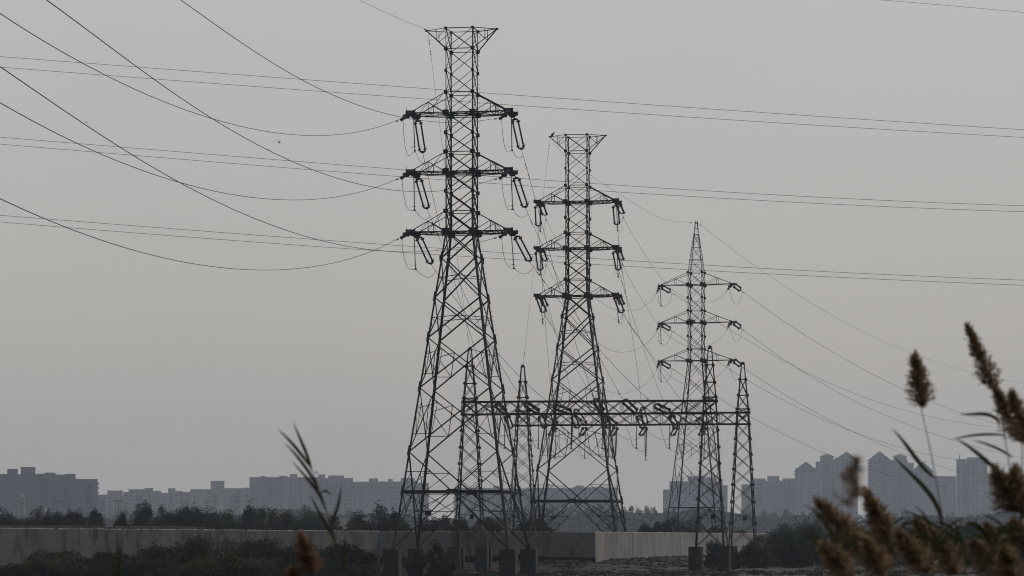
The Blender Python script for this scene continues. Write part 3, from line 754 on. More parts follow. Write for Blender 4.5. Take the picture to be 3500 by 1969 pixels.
for (s, k), (zf_, jt, jb, sh, sy_) in T1S.items():
    Dc = Y1 + s * 4.45 * U1.y                      # arm tip, centre line
    where = f"at the tallest pylon's {HT[k]} {side(s)} arm tip"
    a, b = P(*zf_(*jt), Dc + .3), P(*zf_(*jb), Dc + .3)
    single_string('jumper_insulator', f'thin upright insulator hanging {where}', GJ, a, b)
    a, b, Db = deeper(zf_(*sh), Dc + 1.15, zf_(*sy_), 3.45)
    double_string('strain_insulator', f'pair of thick insulators slanting down {where}', GD, a, b, U1, .46)
    T1OUT[(s, k)] = (zf_(*sy_), Db)
    # string toward the camera, seen end on
    fx, fy = zf_(205 if s < 0 else 1150, jt[1] - 32); ex, ey = zf_(122 if s < 0 else 1082, jt[1] + 8)
    a = P(fx, fy, Dc - 1.25); b = P(ex, ey, Dc - 1.25 - 2.9)
    double_string('strain_insulator', f'foreshortened pair of insulators pointing at the viewer {where}', GD, a, b, Vector((0, 0, 1)) * .8 + U1 * .6, .36, .11)
    T1IN[(s, k)] = ((ex, ey), Dc - 4.15)
    l1 = T1LOOP[(s, k)]
    wire('jumper_cable', f'long cable loop left of the upright insulator {where}', 'jumper cables on the pylons', [(ex, ey)] + l1, Dc - 4.1, Dc + .3, .02, 5, 20, cat='jumper cable')
    wire('jumper_cable', f'short cable loop right of the upright insulator {where}', 'jumper cables on the pylons', T1LOOP2[(s, k)], Dc + .3, Db + .4, .02, 4, 16, cat='jumper cable')

q = 1.3587
IN = {   # photo pixels (2576-wide readings times 1.3587), far end first
 (-1, 0): ([(-110, -30), (0, 43), (147, 139), (365, 262), (600, 364), (734, 405), (880, 442), (1000, 461), (1072, 466), (1180, 458), (1270, 440), (1352, 416)], 118),
 (1, 1): ([(60, -70), (160, 0), (300, 106), (530, 273), (750, 418), (934, 519), (1080, 590), (1250, 637), (1400, 650), (1530, 652), (1620, 634)], 105),
 (1, 0): ([(520, -68), (618, 0), (740, 88), (933, 215), (1073, 294), (1210, 353), (1355, 399), (1500, 421), (1610, 413), (1660, 405)], 150),
 (1, 2): ([(-100, 160), (0, 227), (157, 338), (407, 501), (626, 628), (800, 715), (980, 790), (1150, 836), (1330, 860), (1500, 855), (1620, 831)], 105),
 (-1, 1): ([(-110, 285), (0, 349), (150, 435), (344, 527), (640, 630), (800, 665), (930, 681), (1010, 685), (1130, 676), (1260, 648)], 118),
 (-1, 2): ([(-110, 625), (0, 678), (160, 751), (370, 830), (560, 880), (740, 912), (905, 924), (1060, 915), (1200, 882), (1290, 850)], 118),
}
for (s, k), (pts, Dn) in IN.items():
    (ex, ey), De = T1IN[(s, k)]
    wire('power_line', f"wire sweeping in from the upper left to the tallest pylon's {HT[k]} {side(s)} arm", 'wires coming in from the left', pts + [(ex, ey)], Dn, De, .022, 4, 60, damp=(-1.6,), ext=(60, 0))
wire('earth_wire', 'hair-thin wire from the top edge down to the left horn of the tallest pylon', 'earth wires', [(1150, -40), (1229, 0), (1300, 34), (1390, 76), (1461, 102)], 225, 271.5, .013, 2, 24, damp=(-1.2,), ext=(90, 0))
OUT1 = {
 (-1, 0): ([(1455, 576), (1495, 743), (1520, 840), (1538, 907), (1583, 1055), (1629, 1206), (1666, 1340)], (1693, 1377)),
 (-1, 1): ([(1471, 746), (1513, 845), (1541, 907), (1598, 1016), (1647, 1129), (1705, 1241)], (1793, 1376)),
 (-1, 2): ([(1499, 937), (1576, 1051), (1647, 1143), (1698, 1203), (1775, 1284), (1850, 1358)], (1889, 1387)),
 (1, 0): ([(1795, 559), (1830, 687), (1852, 765), (1896, 927), (1921, 1010), (1945, 1105), (2009, 1306)], (2032, 1362)),
 (1, 1): ([(1814, 761), (1842, 815), (1900, 930), (1970, 1070), (2044, 1218), (2093, 1300)], (2129, 1366)),
 (1, 2): ([(1837, 933), (1857, 961), (1950, 1075), (2042, 1186), (2132, 1285), (2201, 1354)], (2236, 1383)),
}
FA = [1727, 1843, 1955, 2061, 2178, 2291]           # hang points on the front beam (photo x)
keys = [(-1, 0), (-1, 1), (-1, 2), (1, 0), (1, 1), (1, 2)]
def beamD(g, px): # depth of the beam axis under photo column px
    t, a, d, nv = g
    k = (px - CX) / F; u = (k * a.y - a.x) / (d.x - k * d.y); return (a + d * u).y
BH = 'hanging from the front gantry beam'
for i, key in enumerate(keys):
    D = beamD(g1, FA[i]) - .75; s, k = key
    p = P(FA[i], 1411, D); top = OUT1[key][1]
    _, q_, Dq = deeper((FA[i], 1411), D, top, 2.9, -1)
    nm = nth(i, 6, 'of the six thick slanting insulator pairs above the front gantry beam')
    double_string('strain_insulator', nm, 'twin strain insulators on the gantries', p, q_, Vector((.75, .1, .6)), .42, .135)
    (sx, sy_), Db = T1OUT[key]
    wire('power_line', f"wire dropping from the tallest pylon's {HT[k]} {side(s)} arm to the gantry", 'wires from the tallest pylon to the gantry',
         [(sx, sy_)] + OUT1[key][0] + [top], Db, Dq, .02, 3, 30, damp=(1.9, 3.2, -1.3) if i % 2 else (1.9, -1.2))
wire('earth_wire', 'thin wire from the tallest pylon\'s left horn down to the left gantry column peak', 'earth wires',
     [(1463, 104), (1466, 120), (1474, 185), (1497, 380), (1517, 540), (1560, 860), (1600, 1140), (1605, 1192)], 271.5, 301.5, .012, 3, 24, damp=(1.3, 2.6, -1.6))
# --- pylon 2 ---
T2S = {   # front string hang, yoke ; rear string hang, yoke ; jumper top, bottom
 (-1, 0): (z5, (162, 790), (172, 1012), (198, 790), (236, 902), (186, 800), (190, 1052)),
 (-1, 1): (z5, (165, 1235), (193, 1440), (200, 1235), (238, 1342), (187, 1240), (190, 1470)),
 (-1, 2): (z6, (168, 372), (228, 540), (200, 375), (242, 478), (190, 380), (212, 635)),
 (1, 0): (z5, (918, 790), (936, 998), (946, 790), (985, 885), (930, 800), (940, 1045)),
 (1, 1): (z5, (915, 1235), (952, 1438), (945, 1235), (980, 1335), (932, 1240), (945, 1490)),
 (1, 2): (z6, (922, 370), (985, 545), (948, 372), (985, 460), (928, 380), (950, 630)),
}
GOUT = {(-1, 0): ([(1843, 800), (1846, 870), (1854, 985), (1863, 1100), (1879, 1292)], (1887, 1402)),
        (-1, 1): ([(1852, 961), (1876, 1050), (1901, 1140), (1930, 1255)], (1962, 1396)),
        (-1, 2): ([(1873, 1098), (1921, 1172), (1970, 1264)], (2070, 1425)),
        (1, 0): ([(2113, 815), (2125, 905), (2145, 1040), (2170, 1210)], (2194, 1388)),
        (1, 1): ([(2123, 950), (2160, 1075), (2215, 1235)], (2286, 1418)),
        (1, 2): ([(2153, 1109), (2225, 1218), (2300, 1331)], (2382, 1428))}
RA = [1899, 2004, 2109, 2209, 2315, 2412]
NX = {(1, 0): [(2140, 762), (2180, 830), (2241, 927), (2272, 964), (2310, 998), (2348, 1020), (2380, 1034), (2424, 1034), (2456, 1020), (2480, 998)],
      (-1, 0): [(1872, 760), (1900, 815), (1931, 871), (1980, 950), (2033, 1014), (2072, 1042), (2114, 1063), (2153, 1066), (2195, 1049), (2236, 1009)],
      (1, 1): [(2131, 909), (2165, 975), (2202, 1040), (2241, 1096), (2270, 1130), (2344, 1182), (2400, 1190), (2440, 1172), (2480, 1132)],
      (-1, 1): [(1864, 901), (1900, 964), (1949, 1045), (1995, 1115), (2041, 1169), (2083, 1195), (2129, 1207), (2167, 1199), (2203, 1178), (2236, 1136)],
      (1, 2): [(2146, 1101), (2195, 1170), (2241, 1230), (2295, 1288), (2340, 1313), (2385, 1318), (2440, 1293), (2478, 1260)],
      (-1, 2): [(1868, 1067), (1915, 1150), (1960, 1220), (2010, 1290), (2072, 1334), (2097, 1343), (2127, 1346), (2167, 1336), (2203, 1313), (2236, 1276)]}
T3L = {0: (630, 0), 1: (955, 0), 2: (1280, 0)}
U3 = Vector((math.cos(R(-15.5)), math.sin(R(-15.5)), 0))
NEXT = {(1, 0): [(2552, 1010), (2620, 1058), (2700, 1114), (2896, 1224), (3099, 1341), (3191, 1378), (3375, 1436), (3560, 1480)],
        (-1, 0): [(2310, 1012), (2352, 1040), (2408, 1076), (2456, 1104), (2620, 1197), (2700, 1241), (2884, 1335), (3031, 1384), (3191, 1427), (3418, 1459), (3560, 1468)],
        (1, 1): [(2552, 1140), (2620, 1188), (2700, 1241), (2884, 1350), (3068, 1439), (3252, 1503), (3500, 1565), (3560, 1577)],
        (-1, 1): [(2310, 1142), (2350, 1168), (2449, 1238), (2550, 1294), (2700, 1378), (2945, 1488), (3166, 1552), (3313, 1578), (3460, 1584), (3560, 1583)],
        (1, 2): [(2552, 1268), (2620, 1310), (2700, 1359), (2853, 1445), (3105, 1555), (3252, 1608), (3412, 1638), (3560, 1655)],
        (-1, 2): [(2306, 1267), (2336, 1286), (2392, 1319), (2454, 1362), (2562, 1424), (2700, 1494), (2853, 1562), (2970, 1601), (3142, 1654), (3387, 1681), (3560, 1688)]}
for i, key in enumerate(keys):
    s, k = key; zf_, fh, fy_, rh, ry, jt, jb = T2S[key]; Dc = D2 + s * 4.45 * U2.y; where = f"at the middle pylon's {HT[k]} {side(s)} arm tip"
    a, b, Df = deeper(zf_(*fh), Dc - 1.15, zf_(*fy_), 3.1, -1)
    double_string('strain_insulator', f'longer pair of insulators hanging down {where}', GD, a, b, U2, .5, .11)
    a2, b2, Dr = deeper(zf_(*rh), Dc + 1.15, zf_(*ry), 3.2, 1)
    double_string('strain_insulator', f'shorter looking pair of insulators pointing away {where}', GD, a2, b2, U2, .46, .11)
    a3, b3 = P(*zf_(*jt), Dc), P(*zf_(*jb), Dc); single_string('jumper_insulator', f'thin upright insulator {where}', GJ, a3, b3)
    x0, y0 = zf_(*fy_); x1, y1 = zf_(*jb); x2, y2 = zf_(*ry)
    wire('jumper_cable', f'looped cable joining the insulators {where}', 'jumper cables on the pylons',
         [(x0, y0), (x0 + 1, y0 + 8), (x1, y1 + 2), (x1 + 8, y1 + 6), (x1 + 16, y1 - 8), (x2 - 1, y2 + 35), (x2 + 2, y2 + 6)], Df, Dr, .018, 5, 18, cat='jumper cable')
    # down to the rear gantry
    Dg = beamD(g2, RA[i]) + .75; top = GOUT[key][1]; p = P(RA[i], 1455, Dg); _, q_, Dq = deeper((RA[i], 1455), Dg, top, 2.6, 1)
    nm = nth(i, 6, 'of the six insulator pairs behind the rear gantry beam')
    double_string('strain_insulator', nm, 'twin strain insulators on the gantries', p, q_, Vector((.75, .1, .6)), .42, .1)
    wire('power_line', f"wire falling steeply from the middle pylon's {HT[k]} {side(s)} arm", 'wires from the middle pylon to the gantry', [(x0, y0)] + GOUT[key][0] + [top], Df, Dq, .018, 3, 24, damp=(1.5, 2.6))
    # on to pylon 3
    zy = {0: 640, 1: 962, 2: 1286}[k]; D3 = 412 + s * 5.0 * U3.y
    ex, ey = z8(*((118, zy + 42) if s < 0 else (722, zy + 22))); hx, hy_ = z8(*((138, zy + 10) if s < 0 else (745, zy - 8)))
    wh3 = f"at the thin pylon's {HT[k]} {side(s)} arm tip"
    double_string('strain_insulator', f'end-on pair of insulators facing the viewer {wh3}', GD, P(hx, hy_, D3 - .2), P(ex, ey, D3 - 2.9), Vector((.3, 0, 1)), .34, .1)
    wire('power_line', f'sagging wire between the {HT[k]} {side(s)} arms of the middle and the thin pylon', 'wires from the middle pylon to the thin pylon', [(x2, y2)] + NX[key] + [(ex, ey)], Dr, D3 - 2.9, .017, 5, 40, damp=(1.4, -1.2))
    rx, ry_ = z8(*((232, zy + 55) if s < 0 else (832, zy + 40))); qx, qy = z8(*((152, zy + 8) if s < 0 else (768, zy - 8)))
    Dq2 = D3 + .2 + 1.9
    double_string('strain_insulator', f'pair of insulators slanting down right {wh3}', GD, P(qx, qy, D3 + .2), P(rx, ry_, Dq2), Vector((.5, 0, 1)), .42, .12)
    wire('power_line', f"wire descending to the far right from the thin pylon's {HT[k]} {side(s)} arm", 'wires leaving to the right', [(rx, ry_)] + NEXT[key], Dq2, 650, .024, 4, 44, damp=(2.0,), ext=(0, 220))
    if s < 0:
        jx, jy = z8(142, zy + 22); kx, ky = z8(149, zy + 172)
        single_string('jumper_insulator', f'thin upright insulator {wh3}', GJ, P(jx, jy, D3), P(kx, ky, D3))
        lp = [(ex, ey)] + [z8(x, y + zy) for x, y in ((123, 70), (128, 120), (133, 155), (149, 176), (175, 180), (200, 170), (225, 130), (238, 85))] + [(rx, ry_)]
    else: lp = [(ex, ey)] + [z8(x, y + zy) for x, y in ((735, 40), (745, 85), (762, 130), (778, 152), (795, 160), (812, 148), (828, 110), (838, 70))] + [(rx, ry_)]
    wire('jumper_cable', f'looped cable under the arm {wh3}', 'jumper cables on the pylons', lp, D3 - 2.9, Dq2, .018, 5, 24, cat='jumper cable')
wire('earth_wire', 'thin wire from the left horn of the middle pylon down to the short gantry column', 'earth wires',
     [z5(284, 140), z5(274, 230), z5(248, 450), z5(215, 740), z5(165, 1150), z6(133, 60), z6(75, 560), z6(40, 920), z6(22, 1050)], D2, 332, .012, 3, 24, damp=(1.2, 2.4, -1.4))
wire('earth_wire', 'thin sagging wire from the middle pylon head to the peak of the thin pylon', 'earth wires',
     [z5(300, 150), z5(470, 328), z5(680, 508), z5(880, 668), z5(1180, 830), z5(1477, 945), z8(120, 65), z8(250, 90), z8(435, 98)], D2 + .5, 411, .014, 4, 40, damp=(-1.3,))
wire('earth_wire', 'thin wire from the peak of the thin pylon descending to the right edge', 'earth wires',
     [z8(455, 98), z8(500, 140), z8(700, 288), z8(880, 418), z8(1049, 540), (2760, 1030), (2847, 1080), (2970, 1141), (3129, 1212), (3313, 1273), (3500, 1310), (3560, 1320)], 413, 650, .016, 4, 44, damp=(2.5,), ext=(0, 220))
# --- between and below the beams ---
gs = 'cables slung between the two gantry beams'
for i in range(6):
    Df = beamD(g1, FA[i]) + .75; Dr = beamD(g2, RA[i]) - .75
    p = P(FA[i] + 3, 1418, Df); a, b, D_ = deeper((FA[i] + 3, 1418), Df, (FA[i] + 22, 1466), 2.3, 1)
    double_string('strain_insulator', f'{nth(i, 6, "of the six short insulator pairs just under the front gantry beam")}', 'twin strain insulators on the gantries', a, b, Vector((1, .1, .2)), .4, .1)
    a2, b2, D2_ = deeper((RA[i] - 2, 1458), Dr, (RA[i] - 20, 1492), 2.1, -1)
    double_string('strain_insulator', f'{nth(i, 6, "of the six short insulator pairs before the rear gantry beam")}', 'twin strain insulators on the gantries', a2, b2, Vector((1, .1, .2)), .38, .1)
    wire('busbar_cable', f'{nth(i, 6, "of the six slack cables slung between the two gantry beams")}', gs, [(FA[i] + 22, 1466), (FA[i] + 55, 1488), (FA[i] + 95, 1503), (RA[i] - 40, 1504), (RA[i] - 20, 1492)], D_, D2_, .018, 3, 18, cat='cable')
    # upright jumper strings with their droppers
    jx = FA[i] - 1; Dj = beamD(g1, FA[i])
    a, b = P(jx, 1418, Dj), P(jx - 2, 1532, Dj)
    single_string('jumper_insulator', f'{nth(i, 6, "of the thin upright insulators under the front gantry beam")}', 'upright insulators under the gantry beams', a, b, .07)
    top = OUT1[keys[i]][1]
    wire('jumper_cable', f'{nth(i, 6, "of the looped cables that pass down through the front gantry beam")}', 'looped cables on the gantries',
         [top, (top[0] + 3, top[1] + 30), (FA[i] - 38, 1450), (FA[i] - 22, 1500), (jx - 14, 1526), (jx - 2, 1533)], Dj - 3, Dj, .016, 3, 18, cat='jumper cable')
    wire('jumper_cable', f'{nth(i, 6, "of the short loops right of the upright front insulators")}', 'looped cables on the gantries',
         [(jx - 2, 1533), (jx + 8, 1541), (jx + 20, 1543), (jx + 27, 1525), (FA[i] + 22, 1468)], Dj, D_, .016, 3, 14, cat='jumper cable')
    if i in (0, 1, 2, 5):
        rx = {0: 1901, 1: 2002, 2: 2096, 5: 2410}[i]; Dj = beamD(g2, rx)
        single_string('jumper_insulator', f'{nth(i if i < 3 else 3, 4, "of the thin upright insulators under the rear gantry beam")}', 'upright insulators under the gantry beams', P(rx, 1462, Dj), P(rx - 4, 1566, Dj), .06)
        wire('jumper_cable', f'{nth(i if i < 3 else 3, 4, "of the loops under the rear gantry beam")}', 'looped cables on the gantries', [(RA[i] - 20, 1492), (RA[i] - 22, 1530), (rx - 14, 1560), (rx - 4, 1566), (rx + 8, 1560), (rx + 12, 1500)], D2_, Dj, .015, 4, 14, cat='jumper cable')
for n_, (x0, y0, x1, y1, g) in enumerate(((1957.6, 1425, 1953, 1525, g1), (2069, 1428, 2066, 1525, g1), (2108, 1457, 2103, 1562, g2), (2209, 1457, 2207, 1564, g2))):
    D = beamD(g, x0) - .3; disc_string(nth(n_, 4, 'of the four thick ribbed disc insulators hanging below the beams'), P(x0, y0, D), P(x1, y1, D))
# --- the other line crossing the whole view ---
CR = [((0, 193), (1100, 277), (2200, 356), (3500, 445)), ((0, 229), (1100, 313), (2200, 390), (3500, 470)), ((0, 468), (1100, 558), (2200, 640), (3500, 700)),
      ((0, 491), (1100, 583), (2200, 663), (3500, 720)), ((0, 735), (1100, 820), (2200, 895), (3500, 955)), ((0, 757), (1100, 844), (2200, 914), (3500, 973))]
for i, c in enumerate(CR):
    ext = [(-150, c[0][1] - 11)] + list(c) + [(3650, c[-1][1] + 8)]
    wire('power_line', f'{ORD[i]} from the top of the six long level wires crossing the whole sky', 'level wires crossing the sky', ext, 455, 470, .032, 3, 40, ext=(160, 160))
wire('earth_wire', 'single faint wire across the top right corner of the sky', 'level wires crossing the sky', [(2900, -8), (3016, 0), (3250, 20), (3500, 43), (3650, 58)], 455, 460, .026, 2, 16, ext=(160, 160))

# ------------------------------------------------------------ birds and nest
def flying_bird(label, px, py, D, sp, bank, grp=True):
    c = P(px, py, D); mb = MB(); r = random.Random(int(px))
    mb.lathe(c + Vector((-.16, 0, 0)), c + Vector((.2, 0, .01)), [(0, .01), (.2, .05), (.5, .07), (.8, .04), (1, .01)], 8)
    for s in (-1, 1):
        e = c + Vector((-.02, s * .05, .03)); m_ = e + Vector((.03, s * sp * .45, bank * .22)); t_ = e + Vector((-.14, s * sp, bank * .1))
        mb.poly([e + Vector((.09, 0, 0)), m_ + Vector((.08, 0, 0)), t_, m_ + Vector((-.1, 0, 0)), e + Vector((-.1, 0, 0))], (0, 0, 1), .015)
    mb.poly([c + Vector((-.12, -.03, 0)), c + Vector((-.12, .03, 0)), c + Vector((-.28, .06, 0)), c + Vector((-.28, -.06, 0))], (0, 0, 1), .012)
    o = mb.build('bird', M['bird'], None, c); o.rotation_euler = (0, 0, 0); tag(o, label, 'bird', 'birds in flight' if grp else None); return o
b_ = flying_bird('larger dark bird gliding in the sky left of the tallest pylon', 955, 489, 520, .36, 1.6); b_.rotation_euler = (0, 0, R(50))
b_ = flying_bird('tiny dark bird just below and left of the larger one', 916, 512, 640, .3, .8); b_.rotation_euler = (0, 0, R(70))
b_ = flying_bird('tiny bird alone at far left under the crossing wires', 296, 419, 640, .3, .8); b_.rotation_euler = (0, 0, R(60))
def perched_bird():
    c = P(1887, 461.5, D2); mb = MB(); U = Vector((.6, 0, .75)); U.normalize()
    mb.lathe(c - U * .22, c + U * .3, [(0, .02), (.15, .08), (.4, .14), (.65, .13), (.8, .085), (.9, .08), (1, .03)], 10)
    h = c + U * .3 + Vector((.03, 0, .02)); mb.lathe(h - Vector((.06, 0, .04)), h + Vector((.06, 0, .04)), [(0, .03), (.3, .075), (.7, .07), (1, .02)], 8)
    mb.lathe(h + Vector((.05, 0, .02)), h + Vector((.13, 0, .0)), [(0, .025), (1, .004)], 6)
    mb.poly([c - U * .15 + Vector((0, -.04, 0)), c - U * .15 + Vector((0, .04, 0)), c - U * .42 + Vector((0, .04, 0)), c - U * .42 + Vector((0, -.04, 0))], (.75, 0, -.6), .02)
    for v in (-.04, .04): mb.tube([c - U * .12 + Vector((0, v, 0)), c + Vector((-.1, v, -.3))], .01, 4)
    tag(mb.build('bird', M['bird'], None, c), 'dark bird perched on the left horn of the middle pylon', 'bird')
perched_bird()
def nest():
    c = P(*z8(405, 945), 411.4); mb = MB(); r = random.Random(2)
    for k in range(170):
        a = r.uniform(0, 6.28); e = c + Vector((r.gauss(0, .2), r.gauss(0, .2), r.gauss(0, .1))); d = Vector((math.cos(a), math.sin(a), r.uniform(-.3, .5))) * r.uniform(.2, .45); mb.tube([e - d, e + d], .014, 3)
    tag(mb.build('bird_nest', M['nest'], None, c), 'ragged twig nest on the middle arm of the thin pylon', 'nest')
nest()

# ------------------------------------------------------------ foliage
def quads(name, C_, A_, B_, m, parent, org):
    n = len(C_); v = np.empty((n, 4, 3)); v[:, 0] = C_ - A_; v[:, 1] = C_ + B_ * .5; v[:, 2] = C_ + A_; v[:, 3] = C_ - B_ * .5
    v -= np.array(org); me = bpy.data.meshes.new(name); me.vertices.add(n * 4); me.vertices.foreach_set('co', v.reshape(-1))
    me.loops.add(n * 4); me.loops.foreach_set('vertex_index', np.arange(n * 4, dtype=np.int32)); me.polygons.add(n)
    me.polygons.foreach_set('loop_start', np.arange(0, n * 4, 4, dtype=np.int32)); me.polygons.foreach_set('loop_total', np.full(n, 4, dtype=np.int32))
    me.materials.append(m); me.update(calc_edges=True); me.validate()
    o = bpy.data.objects.new(name, me); COL.objects.link(o)
    if parent: o.parent = parent
    else: o.location = org
    return o
def foliage(seed, c, r, zb_, nclump, nleaf, ls, up=.3):
    """leaf centres and axes through an uneven crown"""
    g = np.random.default_rng(seed); cs = []; w = []
    for k in range(nclump):
        while True:
            d = g.uniform(-1, 1, 3)
            if .12 < np.dot(d, d) < 1: break
        d = d / max(.55, np.linalg.norm(d)) * g.uniform(.45, .93)
        cs.append(np.array(c) + d * np.array(r) * g.uniform(.8, 1.1)); w.append(g.uniform(.2, .42))
    cs = np.array(cs); w = np.array(w); idx = g.integers(0, nclump, nleaf); rr = np.array(r)
    off = g.normal(0, 1, (nleaf, 3)); off /= np.linalg.norm(off, axis=1)[:, None]; off *= (g.uniform(0, 1, nleaf) ** .45 * w[idx])[:, None] * np.array([rr[0], rr[1], max(rr[2], rr[0] * .5)])
    C_ = cs[idx] + off
    # sprays that break the outline
    ns = nleaf // 16; k = g.integers(0, nclump, ns); dirn = cs[k] - np.array(c); dirn /= np.linalg.norm(dirn, axis=1)[:, None] + 1e-6; dirn[:, 2] = np.abs(dirn[:, 2]) * .8 + .2
    C_[:ns] = cs[k] + dirn * (g.uniform(.2, .62, ns)[:, None] * rr.min()) + g.normal(0, ls, (ns, 3))
    C_[:, 2] = np.maximum(C_[:, 2], zb_ + .05)
    A = g.normal(0, 1, (nleaf, 3)); A[:, 2] += up; A /= np.linalg.norm(A, axis=1)[:, None]; B = np.cross(A, g.normal(0, 1, (nleaf, 3))); B /= np.linalg.norm(B, axis=1)[:, None]
    s = g.uniform(.6, 1.3, nleaf)[:, None] * ls
    return C_, A * s, B * s * .9, cs
def plant(name, label, cat, group, px0, px1, pyt, D, zb_=-G, leaf='leaf_dark', n=2600, ls=None, seed=0, trunk=True, shape=.5, nc=16, low=None):
    x0, x1, zt = (px0 - CX) / F * D, (px1 - CX) / F * D, (HY - pyt) / F * D
    rx = (x1 - x0) / 2; base = Vector(((x0 + x1) / 2, D, zb_)); H = zt - zb_; h0 = low if low is not None else (.28 * H if trunk else 0)
    c = (base.x, D, zb_ + h0 + (H - h0) * shape); r = (rx * .93, rx * .75, (H - h0) * .52)
    t = thing(name, label, cat, base, 0, group); ls = ls or .16
    C_, A_, B_, cs = foliage(seed, c, r, zb_, nc, n, ls)
    zl = zb_ + h0; lo, hi = np.percentile(C_[:, 2], 1), np.percentile(C_[:, 2], 98.5)
    C_[:, 2] = zl + (C_[:, 2] - lo) / (hi - lo) * (zt - zl); cs[:, 2] = zl + (cs[:, 2] - lo) / (hi - lo) * (zt - zl)
    lo, hi = np.percentile(C_[:, 0], 1.5), np.percentile(C_[:, 0], 98.5)
    C_[:, 0] = x0 + (C_[:, 0] - lo) / (hi - lo) * (x1 - x0); cs[:, 0] = x0 + (cs[:, 0] - lo) / (hi - lo) * (x1 - x0)
    for q_ in (C_, cs):
        xn = np.clip((q_[:, 0] - base.x) / max(rx, .1), -1, 1); q_[:, 2] = zl + (q_[:, 2] - zl) * np.sqrt(1 - (.5 if trunk else .28) * xn ** 2)
    C_[:, 2] = np.maximum(C_[:, 2], zb_ + .03)
    quads('crown' if trunk else 'foliage', C_, A_, B_, M[leaf], t, base)
    mb = MB(); rt = .035 * H + .04; jt = Vector((c[0] + .1 * rx, D, zb_ + h0 * 1.1 + .2))
    mb.tube([base - Vector((0, 0, .3)), base.lerp(jt, .5) + Vector((.06 * rx, 0, 0)), jt], [rt, rt * .8, rt * .65], 6)
    for k in cs[:7]:
        k = Vector(k); mb.tube([jt, jt.lerp(k, .55) + Vector((0, 0, -.05 * H)), k], [rt * .5, rt * .32, rt * .12], 5)
    mb.build('trunk' if trunk else 'stems', M['bark'], t, base)
    return t
# shrubs and trees showing over the wall: (x0, x1, top, D, leaf)
def Z2(x0, x1, y): return x0 / 3.09, x1 / 3.09, 1500 + y / 3.09
def Z3(x0, x1, y): return 650 + x0 / 3.09, 650 + x1 / 3.09, 1500 + y / 3.09
def Z4(x0, x1, y): return 1900 + x0 / 2.862, 1900 + x1 / 2.862, 1700 + y / 2.862
def Z9(x0, x1, y): return 1340 + x0 / 3.93, 1340 + x1 / 3.93, 1600 + y / 3.93
over = [(*Z2(-60, 210, 785), 400), (*Z2(215, 490, 795), 405), (*Z2(490, 640, 795), 385), (*Z2(610, 760, 790), 430), (*Z2(715, 930, 805), 385), (*Z2(880, 1110, 790), 425), (*Z2(1215, 1350, 835), 400),
        (*Z2(1385, 1670, 735), 400), (*Z2(1650, 1820, 785), 410), (*Z2(1850, 2040, 755), 400), (*Z3(-20, 260, 745), 395), (*Z3(230, 440, 795), 410), (*Z3(480, 760, 765), 390), (*Z3(720, 930, 755), 395),
        (*Z3(955, 1150, 800), 400), (*Z3(1130, 1400, 795), 405), (*Z3(1380, 1660, 875), 400), (*Z3(1640, 1880, 835), 395), (*Z3(1860, 2260, 780), 400),
        (*Z9(-60, 210, 650), 395), (*Z9(370, 580, 700), 400), (*Z9(560, 790, 700), 410), (*Z9(800, 1000, 720), 395), (*Z9(1230, 1520, 715), 400), (*Z9(1700, 2040, 700), 405)]
over.sort(key=lambda t: t[0] + t[1])
for i, (a, b, y, D) in enumerate(over):
    n_ = len(over); k = i
    lab = (f'{nth(k, n_, "dusty tree")} in the dark row behind the left run of wall')
    if 0 < k < n_ - 1: lab = f'dusty tree, {ORD[k] if k < 13 else ORD[n_ - 1 - k]} from the {"left" if k < 13 else "right"} in the dark row over the wall'
    big = (b - a) > 90
    plant('tree', lab, 'tree', 'dusty trees rising over the left wall', a - (12 if i in (5, 6) else 30), b + (12 if i in (5, 6) else 30), y - 1, D, leaf='leaf_grey', n=20000 if big else 14000, ls=.14, seed=100 + i, nc=44 if big else 32, low=.3)
right = [(*Z4(790, 975, 290), 430), (*Z4(975, 1065, 258), 425), (*Z4(1060, 1240, 232), 425), (*Z4(1200, 1380, 215), 430), (*Z4(1490, 1670, 290), 445), (*Z4(1735, 1830, 312), 500)]
for i, (a, b, y, D) in enumerate(right):
    plant('shrub', f'{nth(i, 6, "grey-green shrub")} just above the bright right run of wall', 'shrub', 'shrubs over the right wall', a - (26 if 1 < i < 4 else 14), b + (26 if 1 < i < 4 else 14), y - 2, D, leaf='leaf_grey', n=15000, ls=.11, seed=200 + i, nc=26, low=.5)
# big bushes to the right, before the wall end
bigs = [(2580, 2720, 1806, 352), (2660, 2860, 1788, 360), (2790, 2990, 1798, 372), (2930, 3110, 1812, 380), (3050, 3250, 1806, 372), (3200, 3420, 1797, 365), (3360, 3600, 1802, 360),
        (2640, 2760, 1838, 338), (2740, 2930, 1832, 342), (2900, 3090, 1838, 345), (3080, 3300, 1840, 342), (3280, 3560, 1836, 340)]
for i, (a, b, y, D) in enumerate(bigs):
    row = 'rear' if i < 7 else 'front'; k, n_ = (i, 7) if i < 7 else (i - 7, 5)
    plant('bush', f'{nth(k, n_, "big dark bush")} in the {row} row right of the wall end', 'bush', 'big dark bushes on the right', a, b, y, D, leaf='leaf_dark' if i % 3 else 'leaf_grey', n=20000, ls=.105, seed=300 + i, trunk=False, nc=44, shape=.46)
mid = [(2412, 2492, 1858, 324, 'small bush against the wall between the right gantry column feet'), (2436, 2540, 1884, 316, 'low scrub patch beside the concrete blocks of the front right column'),
       (2490, 2640, 1860, 324, 'leafy bush between the blocks of the rightmost gantry column')]
for i, (a, b, y, D, lab) in enumerate(mid): plant('bush', lab, 'bush', None, a, b, y, D, leaf='leaf_dark', n=9000, ls=.1, seed=340 + i, trunk=False, nc=26, shape=.46)
